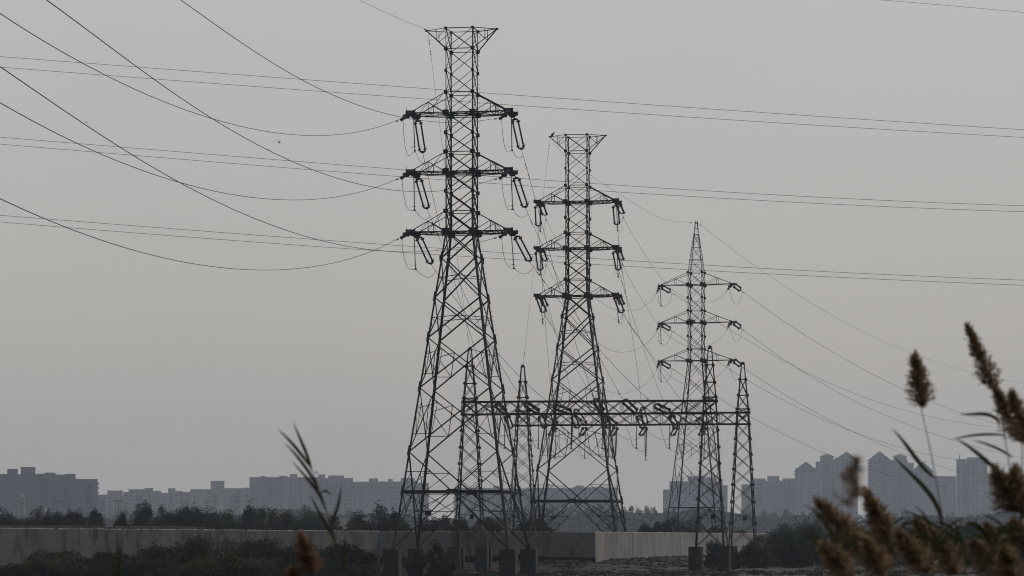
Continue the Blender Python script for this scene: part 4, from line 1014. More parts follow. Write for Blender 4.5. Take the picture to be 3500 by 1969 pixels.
# dark foreground bushes, left
fg = [(60, 300, 1905, 240, 'low yellow-flecked bush at the lower left corner'), (95, 330, 1888, 246, 'dark bush rising behind the flecked one, lower left'),
      (255, 480, 1893, 244, 'loose twiggy bush below the left wall, second clump from the left'), (440, 690, 1872, 248, 'dark bush left of the tall one below the wall'),
      (600, 860, 1838, 252, 'tallest dark bush below the left wall'), (790, 1010, 1852, 250, 'dark bush right of the tallest one below the wall'),
      (930, 1120, 1868, 246, 'dark bush behind the russet reed plume'), (1060, 1245, 1862, 249, 'dark bush right of the russet reed plume'),
      (1180, 1290, 1884, 245, 'end bush of the dark clump, before the first pylon foot'), (-90, 120, 1935, 238, 'bush cut off by the left edge of the picture'),
      (330, 640, 1915, 234, 'low dark bush along the bottom edge under the two blurred blades'), (640, 960, 1905, 234, 'low dark bush along the bottom edge, middle of the clump'), (960, 1260, 1915, 234, 'low dark bush along the bottom edge below the green reed')]
for i, (a, b, y, D, lab) in enumerate(fg):
    plant('bush', lab, 'bush', 'dark bushes below the left wall', a, b, y, D, leaf='leaf_yel' if i in (0, 4, 11) else 'leaf_dark', n=11000, ls=.11, seed=400 + i, trunk=False, nc=34, shape=.5)
for i, (a, b, y, D, lab) in enumerate([(1383, 1450, 1884, 258, 'yellow-green bush before the near left pylon foot'), (1430, 1530, 1858, 257, 'taller yellow-green bush between the pylon feet'), (1480, 1560, 1905, 259, 'low bush right of the yellow-green one')]):
    plant('bush', lab, 'bush', None, a, b, y, D, leaf='leaf_yel', n=5000, ls=.09, seed=440 + i, trunk=False, nc=24, shape=.5)
# far belts of trees
far = []
r_ = random.Random(21)
x = 1700
while x < 2280: wd = r_.uniform(38, 62); far.append((x, x + wd * 1.25, 1746 - 12 * math.sin((x - 1700) / 190) + r_.uniform(-7, 6), 1750 + r_.uniform(-60, 60))); x += wd * .8
x = 2520
while x < 3560: wd = r_.uniform(45, 80); far.append((x, x + wd * 1.25, 1750 + 12 * sm(2600, 2900, x) + r_.uniform(-9, 7), 1850 + r_.uniform(-60, 60))); x += wd * .8
for j, (a, b, y) in enumerate(((230, 380, 1752), (360, 470, 1748), (560, 660, 1745), (1010, 1080, 1733), (1180, 1222, 1745), (700, 800, 1765), (820, 950, 1768), (440, 560, 1760))): far.append((a, b, y, 1700))
nr = len(far)
for i, (a, b, y, D) in enumerate(far):
    if i < nr - 8:
        grp = 'hazy far trees behind the pylons' if a < 2400 else 'hazy far trees before the tall towers'
        mem = [k for k in range(nr - 8) if (far[k][0] < 2400) == (a < 2400)]; k = mem.index(i); n_ = len(mem)
        lab = f'hazy far tree, {ORD[k] if k < n_ / 2 else ORD[n_ - 1 - k]} from the {"left" if k < n_ / 2 else "right"} in the belt {"behind the middle pylon" if a < 2400 else "before the tall towers"}'
    else: grp = 'faint far trees before the left blocks'; lab = f'{nth([6, 7, 0, 0, 0][0] if False else i - (nr - 8), 8, "faint tree") if False else "faint bluish tree " + ("between the left and second far blocks", "left of the pale low blocks", "below the boxy stair tower", "before the long far block, right of the green reed", "small, above the pale shed roof", "below the light low houses", "before the left end of the long far block", "between dark trees below the low houses")[i - (nr - 8)]}'
    plant('far_tree', lab, 'tree', grp, a, b, y, D, leaf='leaf_far', n=5200, ls=.5, seed=600 + i, nc=22, low=1.5)
# continuous scrub under the far belt
def scrub():
    g = np.random.default_rng(9); n = 70000
    D = g.uniform(1450, 1830, n); px = g.uniform(-200, 3700, n); top = 1762 + 14 * np.sin(px / 210) + 8 * np.sin(px / 57)
    z1_ = (HY - top) / F * D; z = -G + (z1_ + G) * g.uniform(0, 1, n) ** .8
    C_ = np.stack([(px - CX) / F * D, D, z], 1); A = g.normal(0, 1, (n, 3)); A /= np.linalg.norm(A, axis=1)[:, None]; B = np.cross(A, g.normal(0, 1, (n, 3))); B /= np.linalg.norm(B, axis=1)[:, None]
    s = g.uniform(.5, 1.2, n)[:, None]
    o = quads('scrub', C_, A * s, B * s, M['leaf_far'], None, (0, 0, 0)); tag(o, 'low hazy scrub filling the plain between the wall and the far blocks', 'scrub', kind='stuff')
scrub()
weeds()

# ------------------------------------------------------------ buildings
MW = {}
def wm(key, c):
    c = tuple(min(.7, v * 1.15) for v in c)
    if key not in MW: MW[key] = mat('render_' + key, c, .9, noise=((.15, .15, .08), tuple(v * .8 for v in c), .35, .65))
    return MW[key]
me_w = MB(); me_w.box((0, 0, 0), (1, 1, 1)); _w = me_w.build('window', M['glass']); UNIT = _w.data; bpy.data.objects.remove(_w)
def building(label, blocks, D, depth=20, colr=('sand', (.30, .28, .26)), roofs=(), heads=(), win=(3.5, 4.0, 1.9, 1.7), balcony=(), group=None, zbase=-G, nmax=84, kind='apartment_block', seed=0, cat='building'):
    """blocks: (x0, x1, ytop) photo px"""
    r = random.Random(seed + int(D)); x0 = min(b[0] for b in blocks); x1 = max(b[1] for b in blocks)
    base = Vector((((x0 + x1) / 2 - CX) / F * D, D + depth / 2, zbase)); t = thing(kind, label, cat, base, 0, group); m = wm(*colr); nw = 0; spots = []
    for bi, (a, b, y) in enumerate(blocks):
        X0, X1, Z = (a - CX) / F * D, (b - CX) / F * D, (HY - y) / F * D; fr = D - .6 * (bi % 2)
        mb = MB(); mb.box(((X0 + X1) / 2, fr + depth / 2, (Z + zbase) / 2), (X1 - X0 - .01, depth, Z - zbase)); 
        mb.box(((X0 + X1) / 2, fr + .08, Z + .35), (X1 - X0 - .04, .16, .7))
        n_st = int((Z - zbase) / win[0])
        for s_ in range(1, n_st): mb.box(((X0 + X1) / 2, fr - .2, Z - s_ * win[0]), (X1 - X0 - .3, .42, .34))
        mb.build('wall', m, t, base)
        W_ = X1 - X0
        if W_ > 9 and kind == 'apartment_block':
            nb = max(1, int(W_ / 16)); m2 = wm(colr[0] + '_dark', tuple(v * .62 for v in colr[1])); m3 = wm(colr[0] + '_light', tuple(min(.6, v * 1.35) for v in colr[1]))
            for q_ in range(nb):
                xc = X0 + W_ * (q_ + .5 + r.uniform(-.2, .2)) / nb; bw = r.uniform(2.4, 4.4)
                mb = MB(); mb.box((xc, fr - .25, (Z + zbase) / 2 - 1.5), (bw + 1.2, .5, Z - zbase - 3)); mb.build('stair_bay', r.choice((m2, m2, m3)), t, base)
                zc = Z - 4.2
                while zc > (HY - 1765) / F * D and len([1 for c in t.children if c.name.startswith('balcony')]) < 60:
                    if r.random() < .9:
                        mb = MB(); mb.box((xc, fr - 1.0, zc), (bw, 1.1, r.uniform(.9, 1.15))); mb.box((xc, fr - 1.0, zc - .62), (bw + .3, 1.3, .16)); mb.build('balcony', r.choice((m, m, m3, m2)), t, base)
                    zc -= win[0]
        nc_ = max(1, int((X1 - X0) / win[1])); st = (X1 - X0) / nc_
        for s_ in range(n_st):
            zc = Z - .45 * win[0] - s_ * win[0] - .2
            if zc < (HY - 1768) / F * D: break
            for c_ in range(nc_):
                if r.random() < .93: spots.append((X0 + (c_ + .5) * st, fr - .03, zc, win[2] * r.uniform(.7, 1.35), win[3] * r.uniform(.8, 1.15)))
    r.shuffle(spots)
    for (x, y, z, ww, hh) in spots[:nmax]:
        o = bpy.data.objects.new('window', UNIT); COL.objects.link(o); o.parent = t; o.location = Vector((x, y, z)) - base; o.scale = (ww, .12, hh)
    if len(spots) > nmax:
        mb = MB()
        for (x, y, z, ww, hh) in spots[nmax:]: mb.box((x, y, z), (ww, .12, hh))
        o = mb.build('windows', M['glass'], t, base); o['kind'] = 'stuff'
    for (a, b, y, yb) in heads:
        X0, X1, Z, Zb = (a - CX) / F * D, (b - CX) / F * D, (HY - y) / F * D, (HY - yb) / F * D
        mb = MB(); mb.box(((X0 + X1) / 2, D + 3.5, (Z + Zb) / 2 - .3), (X1 - X0, 4.5, Z - Zb + .6)); mb.box(((X0 + X1) / 2, D + 3.5, Z + .08), (X1 - X0 + .5, 5, .18)); mb.build('roof_room', m, t, base)
    for (a, b, yp, ye, kind_) in roofs:
        X0, X1, Zp, Ze = (a - CX) / F * D, (b - CX) / F * D, (HY - yp) / F * D, (HY - ye) / F * D; xc = (X0 + X1) / 2; mb = MB(); y0, y1 = D - 1, D + depth * .8
        if kind_ == 'gable':
            i = mb.ring([(X0, y0, Ze), (X1, y0, Ze), (xc, y0, Zp), (X0, y1, Ze), (X1, y1, Ze), (xc, y1, Zp)]); mb.f += [(i, i + 1, i + 2), (i + 5, i + 4, i + 3), (i, i + 2, i + 5, i + 3), (i + 2, i + 1, i + 4, i + 5), (i, i + 3, i + 4, i + 1)]
        else:
            y0, y1 = D + .5, D + 7; i = mb.ring([(X0, y0, Ze), (X1, y0, Ze), (X1, y1, Ze), (X0, y1, Ze), (xc, (y0 + y1) / 2, Zp)]); mb.f += [(i, i + 1, i + 4), (i + 1, i + 2, i + 4), (i + 2, i + 3, i + 4), (i + 3, i, i + 4), (i + 3, i + 2, i + 1, i)]
        mb.build('roof', wm('slate', (.2, .2, .21)), t, base)
        if kind_ == 'gable': mb = MB(); mb.box((xc, D + depth * .35, Ze + .1), (X1 - X0 + .8, depth * .9 + 1, .25)); mb.build('eave', m, t, base)
    for (xb, s_, ytop, n_) in balcony:   # stacks of balconies on an outer edge
        for k in range(n_):
            X = (xb - CX) / F * D; Z = (HY - ytop) / F * D - 1.2 - k * 3.1; mb = MB(); mb.box((X + s_ * .6, D + 2.5, Z), (1.4, 3, .95)); mb.box((X + s_ * .68, D + 2.5, Z - .55), (1.6, 3.2, .16)); mb.build('balcony', m, t, base)
    t.rotation_euler = (0, 0, -math.atan(base.x / base.y) + r.uniform(-.004, .004))
    return t
b2 = lambda x: x / 3.09
h2 = lambda y: 1500 + y / 3.09
b3 = lambda x: 650 + x / 3.09
GA = 'hazy blocks on the left skyline'
building('brownish five storey block filling the left edge of the skyline', [(-90, 20, h2(382)), (20, 118, h2(385)), (118, 186, h2(378)), (186, 250, h2(387)), (250, 325, h2(432))], 2236,
         colr=('umber', (.19, .165, .155)), heads=((b2(58), b2(167), h2(320), h2(385)), (b2(200), b2(352), h2(300), h2(385)), (b2(450), b2(558), h2(358), h2(385)), (b2(660), b2(767), h2(372), h2(430))),
         balcony=((324, 1, h2(455), 4),), group=GA, nmax=95, win=(3.6, 4.4, 2.8, 1.9))
building('long low pale house row right of the left edge block', [(b2(985), b2(1120), h2(598)), (b2(1120), b2(1290), h2(606)), (b2(1285), b2(1350), h2(570))], 2598, colr=('buff', (.34, .315, .28)), heads=((b2(1117), b2(1277), h2(548), h2(605)),), group=GA, nmax=40)
building('low stepped pale block with small dome-like tank on its roof', [(b2(1345), b2(1515), h2(540)), (b2(1515), b2(1605), h2(545)), (b2(1600), b2(1690), h2(562)), (b2(1690), b2(1770), h2(580))], 2739, colr=('chalk', (.36, .34, .31)),
         heads=((b2(1512), b2(1602), h2(522), h2(540)), (b2(1603), b2(1685), h2(550), h2(562))), group=GA, nmax=60)
building('low pale block with a narrow square stair tower', [(b2(1765), b2(1920), h2(575)), (b2(1915), b2(2000), h2(570)), (b2(1995), b3(30), h2(542))], 2683, colr=('buff', (.34, .315, .28)), heads=((b2(1765), b2(1840), h2(525), h2(575)), (b2(1842), b2(1915), h2(553), h2(570))), group=GA, nmax=60)
building('white walled block with clear windows and a broad boxy roof room', [(b3(0), b3(205), h2(541)), (b3(205), b3(380), h2(530)), (b3(380), b3(545), h2(530)), (b3(540), b3(622), h2(524))], 2515, colr=('white', (.44, .42, .39)),
         heads=((b3(205), b3(350), h2(447), h2(532)),), group=GA, nmax=90, win=(4.2, 4.8, 2.2, 1.8))
building('long tall block left of the tallest pylon with five roof rooms', [(b3(620), b3(930), h2(413)), (b3(930), b3(1130), h2(410)), (b3(1130), b3(1345), h2(414)), (b3(1345), b3(1711), h2(422))], 2739, colr=('clay', (.30, .275, .255)),
         heads=((b3(735), b3(785), h2(397), h2(413)), (b3(935), b3(1018), h2(392), h2(410)), (b3(1045), b3(1123), h2(375), h2(410)), (b3(1345), b3(1417), h2(378), h2(420)), (b3(1452), b3(1616), h2(388), h2(422))), group=GA, nmax=100)
building('long slightly lower block running behind the left legs of the tallest pylon', [(b3(1711), b3(1990), h2(460)), (b3(1990), b3(2220), h2(458)), (b3(2220), 1425, h2(450)), (1425, 1464, 1652)], 2962, colr=('dusk', (.26, .25, .24)),
         heads=((b3(1885), b3(1980), h2(420), h2(460)), (b3(2085), b3(2133), h2(425), h2(458)), (1369, 1416, 1634, 1645)), balcony=((1463, 1, 1664, 3),), group=GA, nmax=90)
building('wide block seen through the right legs of the tallest pylon', [(1553, 1680, 1670), (1680, 1800, 1672), (1800, 1960, 1670)], 2795, colr=('clay', (.30, .275, .255)), heads=((1686, 1708, 1662, 1670), (1871, 1877, 1656, 1670)), balcony=((1552, -1, 1697, 5),), group=GA, nmax=90)
building('flat wide block framed by the legs of the middle pylon', [(1960, 2060, 1668), (2060, 2110, 1669)], 2795, colr=('dusk', (.26, .25, .24)), heads=((1968, 1996, 1660, 1668), (2042, 2064, 1664, 1668)), balcony=((2109, 1, 1680, 5),), group=GA, nmax=60)
c1 = lambda x: 2200 + x / 1.77
e1 = lambda y: 1150 + y / 1.77
GB = 'tall hazy towers on the right skyline'
building('bulky stepped tower behind the thin pylon', [(c1(120), c1(160), e1(930)), (c1(160), c1(270), e1(880)), (c1(270), c1(375), e1(850)), (c1(375), c1(440), e1(858)), (c1(440), c1(482), e1(885)), (c1(482), c1(511), e1(905))], 3003, colr=('mist', (.30, .285, .28)), group=GB, nmax=95)
s5 = lambda x: 2550 + x / 2.712
t5 = lambda y: 1480 + y / 2.712
building('flat roofed tower group between the right gantry column and the gabled towers', [(2537, 2571, e1(898)), (2571, s5(190), t5(428)), (s5(190), s5(345), t5(450)), (s5(345), s5(468), t5(428))], 3109, colr=('mist', (.30, .285, .28)),
         heads=((s5(205), s5(317), t5(400), t5(450)),), group=GB, nmax=90)
building('leftmost of the gabled towers, lower than its neighbours', [(s5(462), s5(655), t5(335))], 3088, colr=('pale', (.35, .33, .315)), roofs=((s5(478), s5(650), t5(265), t5(328), 'gable'),), balcony=((s5(463), -1, t5(345), 2),), group=GB, nmax=70)
building('tower with a small hipped roof room, second of the gabled group', [(s5(655), s5(700), t5(270)), (s5(700), s5(836), t5(250))], 3131, colr=('mist', (.30, .285, .28)), heads=((s5(697), s5(818), t5(217), t5(250)),), roofs=((s5(688), s5(828), t5(190), t5(216), 'hip'),), group=GB, nmax=70)
building('tall gabled tower on the left side of the bright gap', [(s5(836), s5(1046), t5(236))], 3109, colr=('pale', (.35, .33, .315)), roofs=((s5(852), s5(1030), t5(170), t5(236), 'gable'),), balcony=((s5(1045), 1, t5(245), 12),), group=GB, nmax=80)
building('tall gabled tower on the right side of the bright gap', [(s5(1146), s5(1366), t5(262))], 3109, colr=('pale', (.35, .33, .315)), roofs=((s5(1135), s5(1362), t5(168), t5(256), 'gable'),), balcony=((s5(1147), -1, t5(270), 12),), group=GB, nmax=80)
building('tower with hipped roof room, right of the gap', [(s5(1366), s5(1510), t5(255)), (s5(1510), s5(1565), t5(282))], 3131, colr=('mist', (.30, .285, .28)), heads=((s5(1380), s5(1500), t5(217), t5(255)),), roofs=((s5(1368), s5(1508), t5(190), t5(216), 'hip'),), group=GB, nmax=70)
building('rightmost gabled tower, half hidden by reed blades', [(s5(1565), s5(1742), t5(352))], 3088, colr=('pale', (.35, .33, .315)), roofs=((s5(1555), s5(1745), t5(262), t5(350), 'gable'),), balcony=((s5(1741), 1, t5(358), 3),), group=GB, nmax=60)
building('lower flat block between the gabled and the far right tower', [(s5(1742), s5(1960), t5(408))], 3217, colr=('mist', (.30, .285, .28)), heads=((s5(1790), s5(1850), t5(400), t5(408)),), group=GB, nmax=60)
building('far right tower with roof masts', [(s5(1965), s5(2100), t5(250)), (s5(2100), s5(2250), t5(236))], 3109, colr=('pale', (.35, .33, .315)), heads=((s5(2060), s5(2200), t5(228), t5(240)), (s5(1990), s5(2000), t5(205), t5(250)), (s5(2176), s5(2182), t5(180), t5(236))), group=GB, nmax=90)
building('lower block at the far right edge behind the plumes', [(s5(2250), s5(2420), t5(385)), (s5(2420), s5(2640), t5(400))], 3217, colr=('mist', (.30, .285, .28)), group=GB, nmax=60)
building('small low pale shed roofs below the long far block', [(1152, 1210, 1778), (1210, 1290, 1776)], 992, depth=8, colr=('white', (.44, .42, .39)), kind='shed', nmax=4, cat='shed')
building('small white hut seen in a gap between the dark trees', [(942, 962, 1758)], 960, depth=5, colr=('white', (.44, .42, .39)), kind='hut', nmax=3, cat='hut')
building('pale flat roofed shed behind the wall left of the dome', [(1505, 1560, 1779)], 896, depth=8, colr=('white', (.44, .42, .39)), kind='shed', nmax=3, cat='shed')
def minaret():
    D = 2050; c = P(77, 1760, D); s = D / F; t = thing('minaret', 'small pinkish domed minaret before the left edge block', 'minaret', (c.x, D, -G)); m = wm('rose', (.2, .15, .135)); g = (c.x, D, -G)
    mb = MB(); mb.lathe((c.x, D, -G), (c.x, D, (HY - h2(690)) * s), [(0, 12 * s), (1, 9 * s)], 8); mb.build('shaft', m, t, g)
    mb = MB(); mb.lathe((c.x, D, (HY - h2(690)) * s), (c.x, D, (HY - h2(650)) * s), [(0, 9 * s), (.3, 14 * s), (.6, 14 * s), (.65, 10 * s), (1, 10 * s)], 8); mb.build('gallery', m, t, g)
    mb = MB(); mb.lathe((c.x, D, (HY - h2(650)) * s), (c.x, D, (HY - h2(590)) * s), [(0, 8 * s), (.35, 10 * s), (.65, 8.5 * s), (.88, 4 * s), (1, .3 * s)], 10); mb.build('dome', m, t, g)
    t2 = thing('gate_hall', 'low pinkish hall with pointed doorway right of the minaret', 'hall', (P(140, 1760, D).x, D, -G)); g = t2.location
    mb = MB(); mb.box((g.x, D, (-G + (HY - h2(730)) * s) / 2), (34 * s, 6, (HY - h2(730)) * s + G)); mb.build('wall', m, t2, g)
    mb = MB(); mb.box((g.x, D - 3.02, (HY - h2(765)) * s), (14 * s, .1, 14 * s)); mb.build('doorway', M['glass'], t2, g)
minaret()
for k, (x, lab) in enumerate(((b2(605), 'faint lighting mast with broad head before the left edge block'), (b2(1248), 'faint lighting mast before the low pale houses'))):
    D = 1850; s = D / F; c = P(x, 1711, D); t = thing('lighting_mast', lab, 'mast', (c.x, D, -G), 0, 'lighting masts'); g = (c.x, D, -G)
    mb = MB(); mb.tube([(c.x, D, -G), (c.x, D, c.z + .6)], [.5, .3], 6); mb.build('pole', M['steel_far'], t, g)
    mb = MB(); mb.box((c.x, D, c.z), (30 * s, .5, .4)); [mb.box((c.x + u * s, D, c.z - .5), (.9, .9, .8)) for u in (-14, -7, 7, 14)]; mb.build('lamp_head', M['steel_far'], t, g)
def dome_tank():
    D = 380; s = D / F; t = thing('dome_tank', 'brown domed tank with a square cap, showing over the wall between the pylon legs', 'tank', (P(1632, 1800, D).x, D, -G)); g = t.location
    mb = MB(); zt, z0 = (HY - 1790) * s, -.2; r0 = 33 * s; H = zt - z0
    mb.lathe((g.x, D, -G), (g.x, D, zt), [(0, r0)] + [((z0 + H * math.sin(a) + G) / (zt + G), r0 * math.cos(a)) for a in [k * math.pi / 16 for k in range(0, 8)]] + [(1, .1)], 24)
    mb.build('dome', mat('rust_clay', (.04, .028, .022), .9), t, g, True)
    mb = MB(); mb.box((g.x + 2 * s, D, zt + .1), (16 * s, 16 * s, .55)); mb.build('cap', mat('cap_steel', (.08, .07, .06), .8), t, g)
dome_tank()

# ------------------------------------------------------------ reeds close to the camera
def blade(mb, pts, w0):
    """folded leaf along pts"""
    n = len(pts)
    rings = []
    for k, p in enumerate(pts):
        u = k / (n - 1); wd = w0 * (math.sin(math.pi * min(1, u * .92 + .08)) ** .7) * (1 - u * .35); d = nrm(pts[min(k + 1, n - 1)] - pts[max(k - 1, 0)]); sd_ = nrm(d.cross(Vector((.15, 1, .1)))); bk = nrm(d.cross(sd_))
        rings.append(mb.ring([p - sd_ * wd / 2 + bk * wd * .15, p, p + sd_ * wd / 2 + bk * wd * .15]))
    for i, j in zip(rings, rings[1:]): mb.f += [(i, i + 1, j + 1, j), (i + 1, i + 2, j + 2, j + 1)]
def bez(pts, n=12):
    a = np.array([list(p) for p in pts]); s = np.r_[0, np.cumsum(np.linalg.norm(np.diff(a, axis=0), axis=1))]; s /= s[-1]; dg = min(3, len(pts) - 1)
    cs = [np.polyfit(s, a[:, i], dg) for i in range(3)]; return [Vector([np.polyval(c, k / n) for c in cs]) for k in range(n + 1)]
def plume(parent, org, tip, base, width, D, seed, m='plume', dens=1.0, drop=.35):
    """feathery seed head: many curved branchlets with short hairs"""
    g = np.random.default_rng(seed); width *= 1.15; ax = tip - base; L = ax.length; d = ax / L; side_ = nrm(d.cross(Vector((0, 1, 0)))); dep = Vector((0, 1, 0)); Cs, As, Bs = [], [], []
    n = int(215 * dens)
    for k in range(n):
        u = g.uniform(.0, 1) ** .85; a = g.uniform(0, 2 * math.pi); prof = (1 - u) ** .62 * min(1, .5 + u * 4) + .05
        rr = width / 2 * prof; o = base + d * (L * u * .9)
        out_ = side_ * math.cos(a) + dep * math.sin(a); ln = rr * g.uniform(.7, 1.25); q = o + out_ * ln + d * (L * .2 * g.uniform(.2, 1.0)); q.z -= drop * ln * g.uniform(0, .6)
        for j in range(11):
            v = j / 10; p = o.lerp(q, v) + Vector(g.normal(0, .0028, 3)); dd = nrm(q - o) + Vector(g.normal(0, .45, 3)); Cs.append(p); As.append(nrm(dd) * g.uniform(.006, .015)); Bs.append(nrm(dd.cross(Vector(g.normal(0, 1, 3)))) * g.uniform(.0012, .003))
    return quads('plume', np.array([list(x) for x in Cs]), np.array([list(x) for x in As]), np.array([list(x) for x in Bs]) * 2, M[m], parent, org)
def s6(x, y): return 2700 + x / 1.63, 1080 + y / 1.63
def reed(label, D, stem, plumes=(), leaves=(), seed=0, m='plume', w=.0045, dens=1.0, group='tall reeds close to the camera'):
    """stem: photo px points top to bottom; it runs on down to the ground"""
    pts = [P(x, y, D) for x, y in stem]; last = pts[-1]; foot = Vector((last.x + (last.x - pts[0].x) * .6, D + .05, gz(last.x, D) - .02)); pts = pts + [last.lerp(foot, .5), foot]
    t = thing('reed', label, 'reed', foot, 0, group); mb = MB(); mb.tube(bez(pts, 18), [w * (.45 + .55 * k / 18) for k in range(19)], 6); mb.build('stem', M['reed_stem'], t, foot)
    for i, (tip, base, wd, dn) in enumerate(plumes): plume(t, foot, P(*tip, D), P(*base, D), wd / F * D, D, seed * 10 + i, m, dn)
    for (pp, wd) in leaves:
        mb = MB(); q_ = [P(x, y, D + .10 * k / len(pp)) for k, (x, y) in enumerate(pp)]; blade(mb, bez(q_, 12), wd / F * D); mb.build('leaf', M['reed_leaf'], t, foot)
reed('reed with an upright oval brown plume standing alone against the sky', 13, [s6(740, 505), s6(757, 620), s6(775, 760), s6(800, 930), s6(850, 1160), s6(905, 1400)],
     [(s6(692, 212), s6(742, 508), 92, 1.7)], [([s6(848, 1172), s6(790, 1010), s6(700, 900), s6(640, 850), s6(575, 775)], 20), ([s6(805, 900), s6(745, 850), s6(690, 770), s6(630, 700), s6(565, 625)], 18)], 1)
reed('reed with the highest leaning brown plume at the right', 13.5, [s6(1140, 420), s6(1180, 560), s6(1215, 720), s6(1240, 900), s6(1255, 1200), s6(1265, 1420)],
     [(s6(990, 55), s6(1145, 425), 72, 1.7)], [([s6(1165, 600), s6(1130, 560), s6(1070, 545), s6(1010, 548), s6(940, 545)], 15), ([s6(1200, 665), s6(1130, 660), s6(1060, 660), s6(980, 672), s6(890, 690)], 11), ([s6(1240, 790), s6(1180, 750), s6(1100, 715), s6(1010, 690)], 11)], 2)
reed('reed with a loose plume leaning in at the right edge below the highest one', 12.5, [s6(1290, 700), s6(1300, 900), s6(1290, 1200), s6(1280, 1440)],
     [(s6(1145, 405), s6(1295, 700), 88, 1.3)], [([s6(1200, 900), s6(1130, 840), s6(1050, 770), s6(985, 720), s6(915, 680)], 18)], 3)
reed('reed with a plume touching the right edge beside the loose one', 12, [s6(1330, 700), s6(1325, 1000), s6(1320, 1420)], [(s6(1235, 425), s6(1335, 720), 95, 1.2)], [], 4)
reed('reed with a dark drooping plume at the right edge, mid height', 11.5, [s6(1290, 1080), s6(1275, 1200), s6(1260, 1420)],
     [(s6(1140, 850), s6(1262, 1090), 118, 1.8), (s6(1255, 840), s6(1300, 1120), 110, 1.3)], [([s6(1270, 1150), s6(1200, 1200), s6(1100, 1230), s6(1010, 1240)], 14), ([s6(1265, 1180), s6(1190, 1260), s6(1100, 1330), s6(1040, 1420)], 14)], 5)
reed('reed with a sparse pale plume before the gap between the towers', 6.5, [s6(343, 1050), s6(360, 1160), s6(385, 1300), s6(400, 1440)], [(s6(365, 795), s6(338, 1060), 104, .13)], [], 6, w=.0012)
reed('reed with a long light brown plume bending left, lower right', 12, [s6(400, 1250), s6(420, 1350), s6(430, 1440)], [(s6(150, 1022), s6(420, 1330), 120, 1.9)], [], 7)
reed('reed with a dark pointed plume right of the bending one', 12.5, [s6(560, 1230), s6(580, 1340), s6(590, 1440)], [(s6(418, 970), s6(555, 1240), 84, 1.9)], [], 8)
reed('reed plume low in the corner left, cut by the bottom edge', 11, [s6(340, 1440), s6(345, 1470)], [(s6(175, 1265), s6(350, 1475), 105, 1.2)], [], 9)
reed('reed plume leaning left below the dark pointed one', 12, [s6(760, 1400), s6(780, 1450)], [(s6(600, 1195), s6(770, 1440), 105, 1.5)], [([s6(860, 1210), s6(780, 1150), s6(690, 1105), s6(615, 1075)], 14), ([s6(600, 1190), s6(640, 1150), s6(700, 1105)], 9)], 10)
reed('reed plume in the middle of the lower right thicket', 12.4, [s6(930, 1420), s6(940, 1460)], [(s6(800, 1195), s6(935, 1440), 100, 1.4)], [([s6(870, 1400), s6(800, 1330), s6(740, 1290), s6(640, 1300)], 12)], 11)
reed('short russet reed plume on the right side of the thicket', 11.8, [s6(1160, 1440), s6(1170, 1470)], [(s6(1010, 1250), s6(1160, 1460), 110, 1.2)], [([s6(1180, 1440), s6(1230, 1330), s6(1290, 1270)], 12)], 12, 'plume_red')
reed('low plume between the bending and the dark pointed plumes', 11.6, [s6(520, 1430), s6(525, 1470)], [(s6(420, 1240), s6(520, 1450), 110, 1.5)], [], 13)
for k_, (tx, ty, bx, by, wd, D, mm, lab) in enumerate((
    (470, 1150, 560, 1330, 95, 13.6, 'plume', 'reed plume half hidden behind the dark pointed one'), (1090, 1160, 1190, 1330, 85, 14.2, 'plume', 'small plume behind the drooping blades on the right'),
    (1180, 1290, 1260, 1480, 110, 10.8, 'plume', 'big blurred plume in the lower right corner'), (700, 1130, 780, 1270, 70, 14.5, 'plume', 'farther small plume behind the thicket middle'), (1240, 1130, 1310, 1290, 100, 12.6, 'plume', 'plume at the right edge under the drooping one'))):
    r_ = random.Random(k_); lv = []
    for q_ in range(4):
        a_ = r_.uniform(-230, 150); lv.append(([s6(bx + 10, by + 60), s6(bx + a_ * .35, by - 60), s6(bx + a_ * .75, by - 110), s6(bx + a_ * 1.2, by - 110 + abs(a_) * .3)], 13))
    reed(lab, D, [s6(bx, by), s6(bx + 8, by + 60), s6(bx + 12, by + 90)], [(s6(tx, ty), s6(bx, by), wd, 1.5)], lv, 50 + k_, mm)
for k_, (bx, D, lab) in enumerate(((250, 11.5, 'dark leafy reed shoot under the bending plume'), (520, 12.8, 'dark leafy reed shoot under the dark pointed plume'), (800, 12.2, 'dark leafy reed shoot in the middle of the thicket'),
        (980, 13.4, 'dark leafy reed shoot right of the thicket middle'), (1120, 11.4, 'dark leafy reed shoot under the drooping plume'), (1240, 12.9, 'dark leafy reed shoot in the lower right corner'))):
    r_ = random.Random(90 + k_); lv = []
    for q_ in range(9):
        s_ = r_.choice((-1, 1)); y0 = r_.uniform(1240, 1440); L_ = r_.uniform(110, 230); h_ = r_.uniform(60, 190)
        lv.append(([s6(bx + r_.uniform(-12, 12), y0), s6(bx + s_ * L_ * .3, y0 - h_ * .6), s6(bx + s_ * L_ * .65, y0 - h_ * .95), s6(bx + s_ * L_, y0 - h_ * r_.uniform(.75, 1.15))], r_.uniform(10, 15)))
    reed(lab, D, [s6(bx + 6, 1230), s6(bx, 1330), s6(bx - 6, 1460)], [], lv, 70 + k_, w=.004)
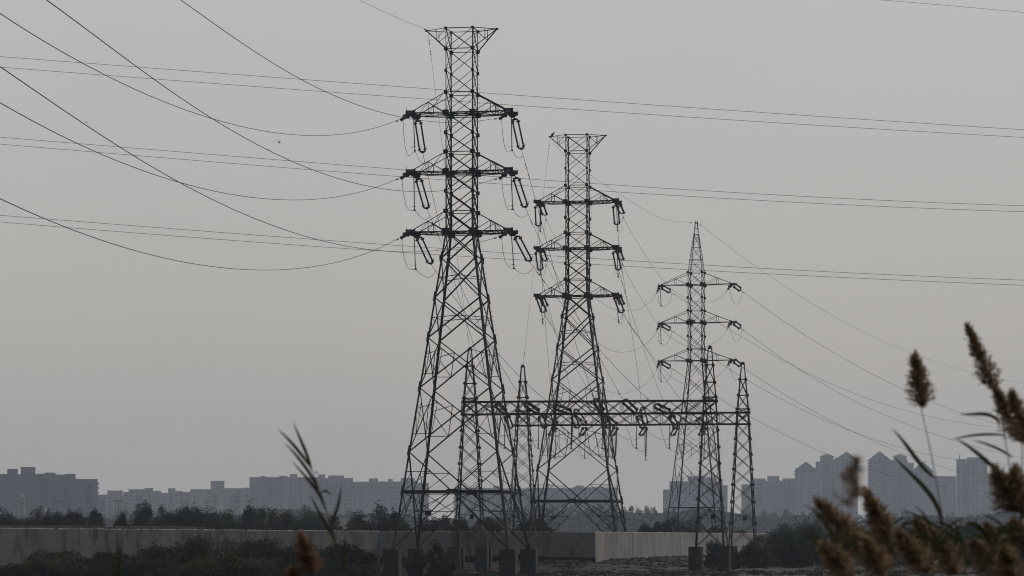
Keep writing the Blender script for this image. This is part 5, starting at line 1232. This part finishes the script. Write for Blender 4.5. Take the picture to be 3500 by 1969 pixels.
# the green reed, left of centre
def s7(x, y): return 900 + x / 2.546, 1400 + y / 2.546
reed('green leafy reed shoot without plume, left of the tallest pylon', 14, [s7(420, 520), s7(470, 640), s7(535, 830), s7(580, 1000), s7(640, 1190), s7(680, 1440)], [],
     [([s7(420, 525), s7(395, 440), s7(360, 340), s7(310, 230), s7(258, 105)], 14), ([s7(412, 500), s7(370, 440), s7(310, 365), s7(230, 270), s7(118, 165)], 14),
      ([s7(478, 690), s7(430, 600), s7(360, 490), s7(270, 380), s7(178, 282)], 14), ([s7(545, 880), s7(500, 760), s7(430, 660), s7(350, 560), s7(245, 440)], 14),
      ([s7(625, 1150), s7(560, 1020), s7(500, 920), s7(455, 840), s7(415, 740)], 15), ([s7(590, 1010), s7(625, 920), s7(650, 830), s7(668, 750), s7(676, 660)], 12),
      ([s7(470, 560), s7(462, 545), s7(450, 550)], 8), ([s7(510, 730), s7(535, 705), s7(565, 720), s7(598, 745)], 10), ([s7(690, 1420), s7(700, 1300), s7(706, 1200), s7(712, 1090)], 14)], 20, w=.0055)
reed('russet reed plume rising from the dark bushes beside the green shoot', 10.5, [s7(430, 1400), s7(440, 1460)], [(s7(325, 1085), s7(430, 1440), 74, 1.4)], [], 21, 'plume_red')
reed('small russet plume tip at the bottom edge left of the bigger one', 10.5, [s7(270, 1460), s7(275, 1480)], [(s7(245, 1380), s7(270, 1480), 60, .8)], [], 22, 'plume_red')
reed('pair of blurred green blades before the left wall', 9.5, [(398, 1990), (400, 2010)], [], [([(398, 2000), (388, 1930), (376, 1890), (366, 1856)], 14), ([(402, 2000), (403, 1930), (402, 1870), (400, 1812)], 13), ([(406, 2000), (410, 1930), (414, 1880), (417, 1815)], 11)], 23)
# ------------------------------------------------------------ haze
HZ = dict(density=.00015, color=(.76, .86, 1.0))
mb = MB(); mb.box((0, 1950, 48), (8400, 4300, 110)); 
hm = bpy.data.materials.new('air_haze'); hm.use_nodes = True; t_ = hm.node_tree; t_.nodes.clear(); o_ = N(t_, 'ShaderNodeOutputMaterial'); pv = N(t_, 'ShaderNodeVolumePrincipled')
pv.inputs['Density'].default_value = HZ['density']; pv.inputs['Color'].default_value = (*HZ['color'], 1); pv.inputs['Anisotropy'].default_value = .2
t_.links.new(pv.outputs[0], o_.inputs['Volume'])
h = mb.build('haze', hm); h['kind'] = 'stuff'
